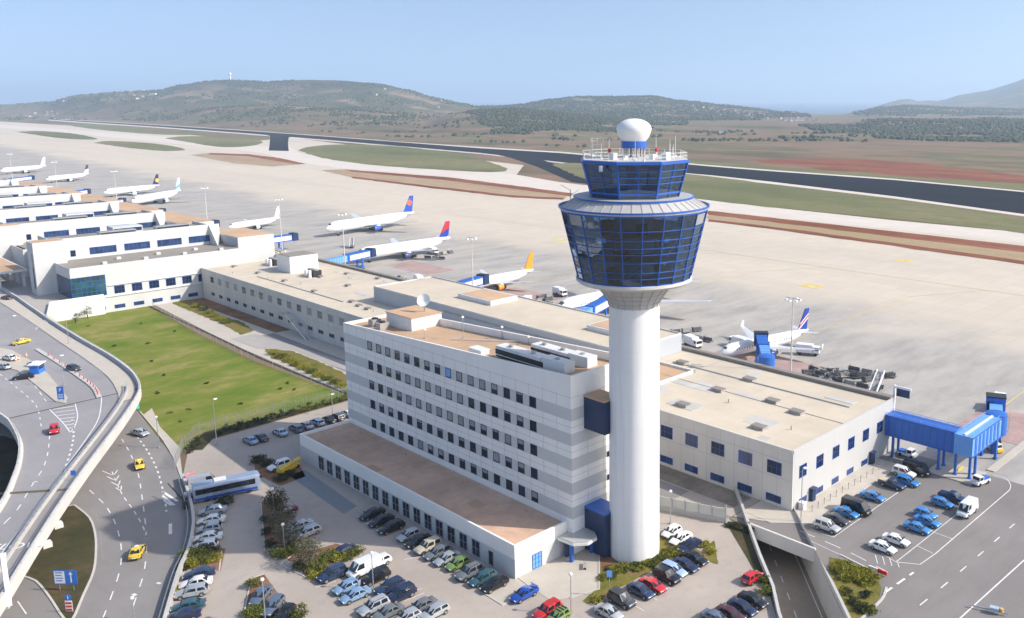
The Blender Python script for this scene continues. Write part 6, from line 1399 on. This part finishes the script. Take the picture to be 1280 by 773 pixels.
# ------------------------------------------------------------------ masts, lamps, signs
def mast(x, y, h, lab):
    t = thing('floodlight_mast', lab, 'floodlight mast', (x,y,.04), 0, 'floodlight masts along the apron')
    m = MB(); m.tube((0,0,0),(0,0,h),.24,.12,10); m.build('pole', M['concrete2'], t, True)
    m = MB(); m.bar((-1.9,0,h),(1.9,0,h),.18,.18); m.bar((0,-1.9,h),(0,1.9,h),.18,.18); m.build('head_frame', M['metal'], t)
    for i in range(6): a = i*pi/3; m = MB(); m.box(1.5*cos(a)-.3,1.5*cos(a)+.3,1.5*sin(a)-.3,1.5*sin(a)+.3,h-.45,h-.1); m.build('floodlight', M['globe'], t)
for x,y,h,lb in ((165,104.3,27.4,'tall floodlight mast behind the pier roof right of the tower'),(165,222,28.8,'tall floodlight mast beside the orange tailed airliner'),(165,300.5,29.6,'tall floodlight mast in front of the red and blue tailed airliner'),(172,443,29.5,'tall floodlight mast beyond the nearest hall'),(175,581,30,'tall floodlight mast beside the navy tailed airliner'),(175,700,30,'tall floodlight mast near the third hall'),(178,830,30,'tall floodlight mast beside the dark tipped airliner'),(180,1000,30,'tall floodlight mast farthest along the halls'),(175,372,29,'tall floodlight mast behind the plant room'),(178,1250,30,'distant floodlight mast at the left edge')): mast(x,y,h,lb)
def lamp(px, py, h, lab, arm=None, z=.05):
    p = at(px, py, z); t = thing('street_lamp', lab, 'street lamp', (p.x,p.y,z), 0, 'street lamps of the car park and roads')
    m = MB(); m.tube((0,0,0),(0,0,h),.085,.06,8); m.box(-.18,.18,-.18,.18,0,.3); m.build('pole', M['metal'], t, True)
    m = MB()
    if arm: m.bar((0,0,h),(RT.x*arm,RT.y*arm,h+.2),.09,.09); m.box(RT.x*arm-.35,RT.x*arm+.35,RT.y*arm-.2,RT.y*arm+.2,h+.12,h+.3)
    else: m.lathe([(.05,h-.1),(.22,h+.05),(.28,h+.2),(.2,h+.4),(.03,h+.46)],14)
    m.build('lamp_head', M['globe'], t, True)
for a in ((271,556,9.8,'tall plain lamp post at the corner of the lawn fence',.5),(199,560,6.5,'globe lamp on the footway beside the access road',None),(714,768,5.9,'globe lamp on the entrance plaza near the lower edge',None),(838,655,5.7,'globe lamp behind the white cars right of the tower',None),(467,738,5.7,'globe lamp between the white van and the light blue cars',None),(343,645,4.8,'globe lamp in the tree of the planted strip',None),(332,778,6.2,'globe lamp at the lower left planted island',None),(416,519,4.8,'plain lamp post behind the dark cars of the hedge row',.2),(356,690,4.5,'globe lamp at the lower end of the planted strip',None),(1001,652,9.5,'tall plain lamp post at the near corner of the pier',.4),(168,776,3.2,'globe lamp beside the access road at the lower edge',None)): lamp(a[0],a[1],a[2],a[3],a[4])
for a in ((20,432,8,'lamp post on the elevated road beside the yellow taxi',.6),(80,482,7,'slim lamp post behind the blue sign of the elevated road',.3),(86,430,7,'slim lamp post on the wide footway of the elevated road',.4)): lamp(a[0],a[1],a[2],a[3],a[4],DZ+.16)
def rot_cam(p): return atan2(-p.y,-p.x)-pi/2+pi   # sign faces the photo side
def sign(nm, lab, px, py, z, w, h, zb, mat, build=None, posts=(-.3,.3), cat='sign', turn=0):
    p = at(px,py,z); t = thing(nm, lab, cat, (p.x,p.y,z), YAW-pi/2+turn)
    for q in posts: m = MB(); m.tube((q*w,0,0),(q*w,0,zb+h),.05,n=8); m.build('post', M['metal'], t)
    m = MB(); m.box(-w/2,w/2,-.1,-.055,zb,zb+h); pn = m.build('panel', mat, t)
    if build: build(t, w, h, zb)
    return t
def txt(t, s, size, x, z, mat, y=-.105):
    o = text_mesh('lettering', s, size, mat, t, .003); o.rotation_euler = (pi/2,0,0); o.location = (x,y,z)
def dirsign(t, w, h, zb):
    m = MB(); m.box(-w/2+.12,-w*.02,-.112,-.1,zb+.15,zb+h-.15); m.build('white_field', M['plwhite'], t)
    m = MB(); 
    for i in range(4): m.box(-w/2+.3,-w*.1-.15*(i%2),-.118,-.112,zb+h-.45-i*.42,zb+h-.3-i*.42)
    m.build('lettering', M['signblue'], t)
    m = MB(); m.box(w*.22,w*.27,-.112,-.1,zb+.3,zb+h*.75); m.add([(w*.15,-.108,zb+h*.7),(w*.34,-.108,zb+h*.7),(w*.245,-.108,zb+h*.93)],[(0,1,2)]); m.build('arrow', M['plwhite'], t)
sign('direction_sign','wide blue and white direction sign on two posts in the traffic island',84,738,.15,3.4,2.2,1.0,M['signblue'],dirsign)
def chev(t, w, h, zb):
    for i in range(3): m = MB(); m.box(-.45,.45,-.115,-.1,zb+.1+i*.5,zb+.38+i*.5); m.build('red_stripe', M['red'], t)
    m = MB(); m.lathe([(.02,0),(.45,.001),(.45,.04),(.02,.05)],20); o = m.build('blue_disc', M['signblue'], t); o.rotation_euler = (pi/2,0,0); o.location = (0,-.06,zb+h+.5)
    m = MB(); m.box(-.05,.05,-.13,-.112,zb+h+.25,zb+h+.75); m.build('arrow', M['plwhite'], t)
sign('keep_right_sign','red and white striped bollard sign with a blue disc at the island tip',87.5,765,.15,1.0,1.6,.15,M['plwhite'],chev,posts=(0,),cat='traffic sign')
def psign(t, w, h, zb):
    txt(t,'P',1.1,0,zb+h*.72,M['plwhite']); m = MB()
    for i in range(3): m.box(-w*.35,w*.35,-.112,-.1,zb+.3+i*.35,zb+.45+i*.35)
    m.build('lettering', M['plwhite'], t)
sign('parking_sign','tall blue parking sign at the tip of the refuge island',77,502,DZ+.16,1.5,2.9,.5,M['signblue'],psign)
sign('info_sign','small pale blue sign on a pole in the tower garden',762,745,.08,.8,1.0,3.0,M['bluelight'],None,posts=(0,))
def bsign(t, w, h, zb): txt(t,'i',.6,0,zb+h/2,M['plwhite'])
sign('red_banner','leaning pink and white striped barrier panel at the car park gate',238,603,.05,1.9,1.5,.5,varied('pink_banner', (.62,.28,.28), .3, 1.2, .6),None,turn=1.1,cat='barrier panel')
sign('round_sign','small round blue traffic sign beside the lane of the elevated road',93,601,DZ,.9,.9,1.0,M['signblue'],None,posts=(0,),cat='traffic sign')
# gantry over the ramp
p = at(10,745,DZ); gt = thing('sign_gantry', 'white sign gantry frame over the elevated road at the left edge', 'gantry', (p.x,p.y,0)); d_ = Vector((-.87,.49,0))
m_ = MB(); m_.box(-.28,.28,-.28,.28,4.6,12.0); m_.build('column', M['plwhite'], gt)
m_ = MB(); m_.bar(Vector((.3,-.2,11.8)), d_*14+Vector((0,0,11.8)), .5, .55); m_.build('beam', M['plwhite'], gt)
m_ = MB(); m_.box(-.28+d_.x*14,.28+d_.x*14,-.28+d_.y*14,.28+d_.y*14,DZ,12); m_.build('column', M['plwhite'], gt)
# ticket booth on the refuge island
p = at(47,466,DZ+.16); bt = thing('ticket_booth', 'small blue and white ticket booth on the refuge island', 'booth', (p.x,p.y,DZ+.16), .9)
m_ = MB(); m_.box(-1.5,1.5,-1.0,1.0,0,2.2); m_.build('walls', M['signblue'], bt); m_ = MB(); m_.box(-1.8,1.8,-1.3,1.3,2.2,2.45); m_.build('roof', M['plwhite'], bt); m_ = MB(); m_.box(-1.2,1.2,-1.03,-1.0,1.1,1.9); m_.build('window', M['carglass'], bt)
for i,(px,py,lb) in enumerate(((20,452,'orange and white barrier post by the left edge on the refuge island'),(33,446,'orange traffic post beside the yellow taxi'),(24,450,'striped traffic post between two white cars'))):
    p = at(px,py,DZ+.16); t = thing('traffic_post', lb, 'traffic post', (p.x,p.y,DZ+.16)); m = MB(); m.lathe([(.25,0),(.2,.1),(.14,1.1),(.05,1.2)],12); m.build('body', paint('orange_plastic',(.8,.25,.05)), t, True); m = MB(); m.lathe([(.19,.4),(.17,.7)],12); m.build('band', M['plwhite'], t)

# ------------------------------------------------------------------ walls, fences, bollards
m_ = MB(); RWL = smooth_path([(30,108),(38.2,124.0),(43.8,134.6),(47.7,141.0),(52.5,151.9),(57.7,170.2)],4); m_.wall(RWL, 0, 1.15, .35); m_.wall(RWL, 1.15, 1.25, .45)
rw_o = m_.build('road_wall', M['concrete']); tag(rw_o, 'long concrete wall between the access road and the car park', 'wall')
m_ = MB()
rl = [Vector((p[0]-.8,p[1]+.3,0)) for p in RWL]
for a,b in zip(rl,rl[1:]): m_.bar((a.x,a.y,.75),(b.x,b.y,.75),.1,.3)
for a in rl: m_.bar((a.x,a.y,0),(a.x,a.y,.85),.12,.12)
gr_ = m_.build('guard_rail', M['metal']); tag(gr_, 'steel guard rail along the access road wall', 'guard rail')
def fence(nm, lab, path, h, step=2.6, mat='metal', wires=7, z=.05, cat='fence'):
    t = thing(nm, lab, cat, (0,0,0)); wm = MB()
    for a,b in zip(path,path[1:]):
        a = Vector((a[0],a[1],0)); b = Vector((b[0],b[1],0)); n = max(1,int((b-a).length/step))
        for i in range(n+1):
            if i == n and b != Vector((path[-1][0],path[-1][1],0)): continue
            p = a.lerp(b,i/n); m = MB(); m.tube((p.x,p.y,z),(p.x,p.y,z+h),.055,n=6); m.build('post', M[mat], t)
        for k_ in range(wires): q = z+.12+k_*(h-.2)/(wires-1); wm.bar((a.x,a.y,q),(b.x,b.y,q),.022,.022)
        nn = int((b-a).length/.45)
        for i in range(nn): p = a.lerp(b,i/nn); wm.bar((p.x,p.y,z+.1),(p.x,p.y,z+h-.05),.018,.018)
    wm.build('mesh', M[mat], t); return t
fence('lawn_fence','grey wire mesh fence between the lawn and the hedge row of cars',[(64.2,186.4),(69.6,192.9),(104,191.2)],2.6)
fence('side_fence','thin wire fence along the far side of the lawn',[(103.4,193),(101.5,237),(102.6,277.7),(106,326)],1.8,4.5,wires=4)
fence('gate_fence','short mesh gate leaf leaning out beside the car park gate',[(58.4,176.5),(63.6,186.0)],2.5,2.0)
WF = thing('boundary_wall','pale panel wall with concrete posts behind the tower car park','wall',(0,0,0)); a=Vector((109.3,95.2,0)); b=Vector((113.2,83.6,0))
m_=MB(); m_.wall([(a.x,a.y),(b.x,b.y)],.9,2.6,.12); m_.build('panels', varied('pale_panels',(.58,.58,.52),.08,.6,.6), WF); m_=MB(); m_.wall([(a.x,a.y),(b.x,b.y)],.02,.9,.3); m_.build('plinth', M['concrete'], WF)
for i in range(6): q=a.lerp(b,i/5); m_=MB(); m_.box(q.x-.12,q.x+.12,q.y-.12,q.y+.12,.02,2.75 if i<5 else 3.3); m_.build('post', M['metal'], WF)
LW = MB(); LW.wall([(105.8,329),(104.9,277),(103.6,237),(104.2,193)],.0,.3,.3); tag(LW.build('lawn_kerb_wall', M['joint']), 'low dark edging wall along the far side of the lawn', 'edging wall')
for i in range(14):
    p = at(1015+i*7.6, 640-i*4.75, .1); t = thing('bollard', 'thin grey bollard in the row along the pier end wall', 'bollard', (p.x,p.y,.09), 0, 'bollards along the pier end wall'); m = MB(); m.tube((0,0,0),(0,0,1.1),.07,n=8); m.build('post', M['metal'], t); m = MB(); m.lathe([(.1,1.1),(.1,1.18),(.02,1.22)],8); m.build('cap', M['dark'], t)
bk = thing('barrier','yellow and black kerb barrier beside the walkway columns','barrier',(at(1200,588).x,at(1200,588).y,.2)); m=MB(); m.box(-1.2,1.2,-.1,.1,0,.35); m.build('rail', M['yellow'], bk)
p = at(1235,765); t = thing('tow_bar','grey tow bar with an orange wheel cover lying in the yard','tow bar',(p.x,p.y,.05), -1.3); m=MB(); m.bar((-2.6,0,.35),(2.6,0,.35),.16,.16); m.build('bar', M['metal'], t); m=MB(); m.box(.2,1.4,-.4,.4,.4,.9); m.build('box', paint('pale_blue_box',(.4,.5,.62)), t); m=MB(); m.lathe([(.3,.4),(.3,.95),(.05,1.0)],12,(1.7,0)); m.build('cover', paint('orange_cover',(.7,.4,.15)), t)
for px,py,lb in ((731,712,'low dark bench on the entrance plaza under the canopy edge'),): 
    p = at(px,py-2); t = thing('bench', lb, 'bench', (p.x,p.y,.08), .8); m=MB(); m.box(-.9,.9,-.25,.25,.4,.47); m.build('seat', M['grey'], t)
    for s_ in (-.7,.7): m=MB(); m.box(s_-.05,s_+.05,-.22,.22,0,.4); m.build('leg', M['dark'], t)
p = at(232,636); t = thing('gate_post','dark leaning barrier arm with a control box at the car park exit','barrier',(p.x,p.y,.05)); m=MB(); m.box(-.35,.35,-.35,.35,0,1.3); m.build('control_box', M['dark'], t); m=MB(); m.bar((0,0,1.1),(-.2,7,2.6),.14,.14); m.build('arm', M['dark'], t)
rb_ = thing('road_barrier','red and white barrier lying by the yard entrance','barrier',(at(1097,717).x,at(1097,717).y,.05)); 
for i in range(4): m=MB(); m.box(-.12,.12,i*.75-1.5,i*.75-.76,.2,.75); m.build('segment', M['red'] if i<2 else M['plwhite'], rb_)

# ------------------------------------------------------------------ planting
rp = random.Random(99)
def bush(px, py, r, h, mat, lab, grp=None, z=.05, sq=(1,1), n=None):
    p = at(px,py,z); t = thing('shrub', lab, 'shrub', (p.x,p.y,z), rp.uniform(0,3), grp)
    m = MB(); leaves(m, (0,0,h*.5), (r*sq[0],r*sq[1],h*.55), n or int(520*r*r+250), .10, rp); m.build('foliage', M[mat], t)
    m = MB(); m.tube((0,0,-.05),(0,0,h*.5),.06,.03,6); m.build('stem', M['bark'], t)
def tree(px, py, h, r, mat, lab, z=.05, n=2300, cz=.6, leaf=.12):
    p = at(px,py,z); t = thing('tree', lab, 'tree', (p.x,p.y,z), rp.uniform(0,3), None)
    m = MB(); m.tube((0,0,-.05),(.15,.1,h*.5),.2,.12,10)
    for i in range(6): a = i*1.05; m.tube((.13,.08,h*(.3+.03*i)),(cos(a)*r*.7,sin(a)*r*.7,h*(.62+.04*(i%3))),.09,.03,6)
    m.build('trunk', M['bark'], t, True)
    m = MB(); leaves(m, (0,0,h*cz), (r,r,h*.42), n, leaf, rp); m.build('crown', M[mat], t)
tree(346,641,4.3,1.9,'leafdark','dark round tree at the top of the planted strip')
tree(352,668,4.6,2.2,'leafolive','olive tree in the middle of the planted strip', n=2000)
tree(361,684,3.6,1.8,'leafolive','small olive tree at the lower end of the planted strip', n=1400)
tree(387,708,5.0,2.2,'leafolive','grey green olive tree on the planted island', n=2300)
GI = 'bushes of the planted islands'
for a in ((334,652,1.1,1.2,'leafdark'),(334,668,1.1,1.2,'leafdark'),(338,682,1.0,1.0,'leafdark'),(352,695,1.6,1.2,'leafgreen'),(366,690,1.5,1.2,'leafgreen'),(343,692,1.3,1.0,'leafolive'),(376,712,1.2,1.2,'leafdark'),(398,712,1.7,1.5,'leafgreen'),(410,699,1.5,1.3,'leafgreen'),(434,698,1.4,1.1,'leafgreen'),(448,693,1.3,1.1,'leafgreen'),(424,700,1.2,1.2,'leafyellow'),(395,722,1.2,.8,'leafyellow'),
          (318,734,1.2,1.2,'leafgreen'),(316,770,1.7,1.2,'leafgreen'),(328,768,1.3,1.0,'leafgreen'),(374,770,1.3,1.3,'leafgreen'),(323,578,1.6,1.4,'leafdark'),(336,582,1.5,1.0,'leafdark'),(362,594,1.3,.8,'leafdark'),(350,600,1.3,.7,'leafdark')):
    bush(*a, 'round low bush on a planted island of the car park', GI)
GW = 'bushes along the road wall'
for a in ((238,697,1.6,1.2,'leafgreen'),(250,692,1.7,1.3,'leafgreen'),(262,690,1.5,1.1,'leafdark'),(240,706,1.5,1.0,'leafyellow'),(254,702,1.6,1.1,'leafgreen'),(268,700,1.2,.9,'leafyellow'),(276,633,1.2,1.3,'leafdark'),(284,630,1.3,1.6,'leafdark'),(232,622,.9,.7,'leafyellow'),(228,712,1,.7,'leafdark'),(220,742,.9,.5,'leafyellow')):
    bush(*a, 'low green bush beside the parked cars along the road wall', GW)
GH = 'hedge shrubs between the lawn and the parked cars'
for i in range(24):
    x = 66+i*1.6; t0 = (x, 188.6+(i%2)*1.2)
    if i < 4: t0 = (64+i*1.2, 183.4+i*1.5)
    t = thing('shrub', 'dark scrubby hedge shrub below the lawn fence', 'shrub', (t0[0],t0[1],.06), 0, GH); m = MB(); leaves(m,(0,0,.6),(1.2,1.1,.75),260,.14,rp); m.build('foliage', M['leafdark' if i<15 else 'leafgreen'], t); m = MB(); m.tube((0,0,0),(0,0,.6),.05,.03,6); m.build('stem', M['bark'], t)
GR = 'yellow green hedge along the courtyard'
for i,(x,y) in enumerate([(246+i*7.5,384+i*4.0) for i in range(6)]+[(342+i*9.5,443+i*4.6) for i in range(11)]):
    bush(x,y,1.6,1.2,'leafyellow' if rp.random()<.6 else 'leafgreen','yellow green hedge shrub along the courtyard behind the lawn',GR,z=.08)
GV = 'yellow green shrubs of the verge above the underpass'
for i in range(22):
    t0 = rp.random(); x = 1042+t0*50; y = 704+t0*18+rp.uniform(0,18)*(1-abs(t0-.5))
    bush(x,y,1.2,.9,'leafyellow','yellow green ground shrub on the verge above the underpass',GV,z=.07)
for i in range(7): bush(1060+rp.uniform(-4,30),738+rp.uniform(-6,30),1.0,.7,'leafdark' if i%2 else 'leafgreen','dry green shrub on the bare part of the verge','shrubs of the bare verge',z=.07)
GT = 'low shrubs of the tower garden'
for i in range(26):
    t0 = i/26; x = 758+t0*100+rp.uniform(-5,5); y = 722-t0*34+rp.uniform(-7,4)
    bush(x,y,.95,.55,'leafgreen' if i%3 else 'leafyellow','low shrub in the garden around the tower foot',GT,z=.07)
for x,y in ((748,752),(888,690),(882,682)): bush(x,y,1.0,.6,'leafyellow','dry shrub at a corner of the tower garden','dry shrubs of the tower garden corners',z=.07)
bush(956,729,1.1,1.1,'leafgreen','round green bush at the underpass wall, the upper of two'); bush(955,742,1.2,1.1,'leafgreen','round green bush at the underpass wall, the lower of two'); bush(863,631,.8,1.0,'leafdark','small plant on the ledge of the tower lobby') if False else None
for i in range(9): q = i/8; bush(912+q*26,657+q*8+rp.uniform(-1,1),.8,.5,'leafdark','creeping plant along the corner of the underpass wall','creepers at the underpass wall')
GL = 'tufts and small shrubs growing on the lawn'
for x,y in ((144,433),(205,470),(190,452),(260,480),(350,487),(369,488),(360,480),(198,492),(212,517),(236,512),(226,527),(185,430),(110,408),(176,405),(300,505),(218,415)):
    bush(x,y,rp.uniform(.4,.8),rp.uniform(.3,.6),'leafdark' if rp.random()<.5 else 'leafgreen','dark tuft growing on the lawn',GL,z=.05,n=220)
tree(95,404,3.4,1.6,'leafolive','small tree against the terminal plinth at the lawn corner', n=500); tree(110,398,4.2,1.6,'leafolive','pale small tree under the terminal windows', n=500)

# ------------------------------------------------------------------ far things
def far_house(xp, w, lab, i):
    z = ground_h(xp, w); P = HD*w+RT*((xp-800)/1117*w); s_ = rp.uniform(.8,1.3)
    t = thing('house', lab, 'house', (P.x,P.y,z-.5), rp.uniform(0,1.5), 'distant houses on the hills')
    m = MB(); a,b,h = 6*s_,4.5*s_,5.5*s_; m.box(-a,a,-b,b,-2,h); m.build('walls', M['kerb'], t)
    m = MB(); m.add([(-a-.4,-b-.4,h),(a+.4,-b-.4,h),(a+.4,b+.4,h),(-a-.4,b+.4,h),(-a,0,h+2.4),(a,0,h+2.4)],[(0,1,5,4),(1,2,5),(2,3,4,5),(3,0,4)]); m.build('roof', varied('far_tile_roof',(.36,.19,.12),.1,.1,.9) if i == 0 else bpy.data.materials['far_tile_roof'], t)
hs = []
for _ in range(26): hs.append((rp.gauss(880,22), rp.uniform(3600,4150)))
for _ in range(22): hs.append((rp.gauss(940,25), rp.uniform(3300,3900)))
for _ in range(16): hs.append((rp.uniform(975,1030), rp.uniform(3000,3500)))
for _ in range(12): hs.append((rp.gauss(50,25), rp.uniform(3900,4250)))
for _ in range(4): hs.append((rp.uniform(440,560), rp.uniform(3300,4000)))
for _ in range(3): hs.append((rp.uniform(150,220), rp.uniform(3600,4000)))
for i,(x,w) in enumerate(hs): far_house(x, w, 'tiny pale house far away on the hillside', i)
for i,(x,w,sx,lb) in enumerate(((192,3950,14,'white hilltop hall on the left hill'),(904,1990,9,'low white farm building among the bushes beyond the runway'),(1000,3100,18,'long white building below the right hills'))):
    z = ground_h(x,w); P = HD*w+RT*((x-800)/1117*w); t = thing('far_building', lb, 'building', (P.x,P.y,z-1), YAW+pi/2)
    m = MB(); m.box(-sx,sx,-7,7,0,8); m.build('walls', M['white'], t); m = MB(); m.box(-sx-.5,sx+.5,-7.5,7.5,8,8.8); m.build('roof', M['greyroof'], t)
x,w = 290,4250; z = ground_h(x,w); P = HD*w+RT*((x-800)/1117*w); t = thing('radar_tower','white radar tower on top of the left hill','radar tower',(P.x,P.y,z-3))
m = MB(); m.lathe([(4,0),(3.2,24)],16); m.build('shaft', M['towerwhite'], t, True); m = MB(); m.lathe([(3,24),(6.5,27),(7,31),(5,35),(.1,37)],20); m.build('radome', M['towerwhite'], t, True)
x,w = 1172,9300; 

# ------------------------------------------------------------------ air
hz = MB(); hz.box(-43000,43000,-43000,43000,-60,420); ho = hz.build('haze', bpy.data.materials.new('haze_air')); ho['kind'] = 'stuff'
hm = ho.data.materials[0]; hm.use_nodes = True; hm.node_tree.nodes.remove(hm.node_tree.nodes['Principled BSDF'])
pv = hm.node_tree.nodes.new('ShaderNodeVolumePrincipled'); pv.inputs['Density'].default_value = 1.1e-4; pv.inputs['Color'].default_value = (.64,.81,1,1); pv.inputs['Anisotropy'].default_value = .2
hm.node_tree.links.new(pv.outputs[0], hm.node_tree.nodes['Material Output'].inputs['Volume'])
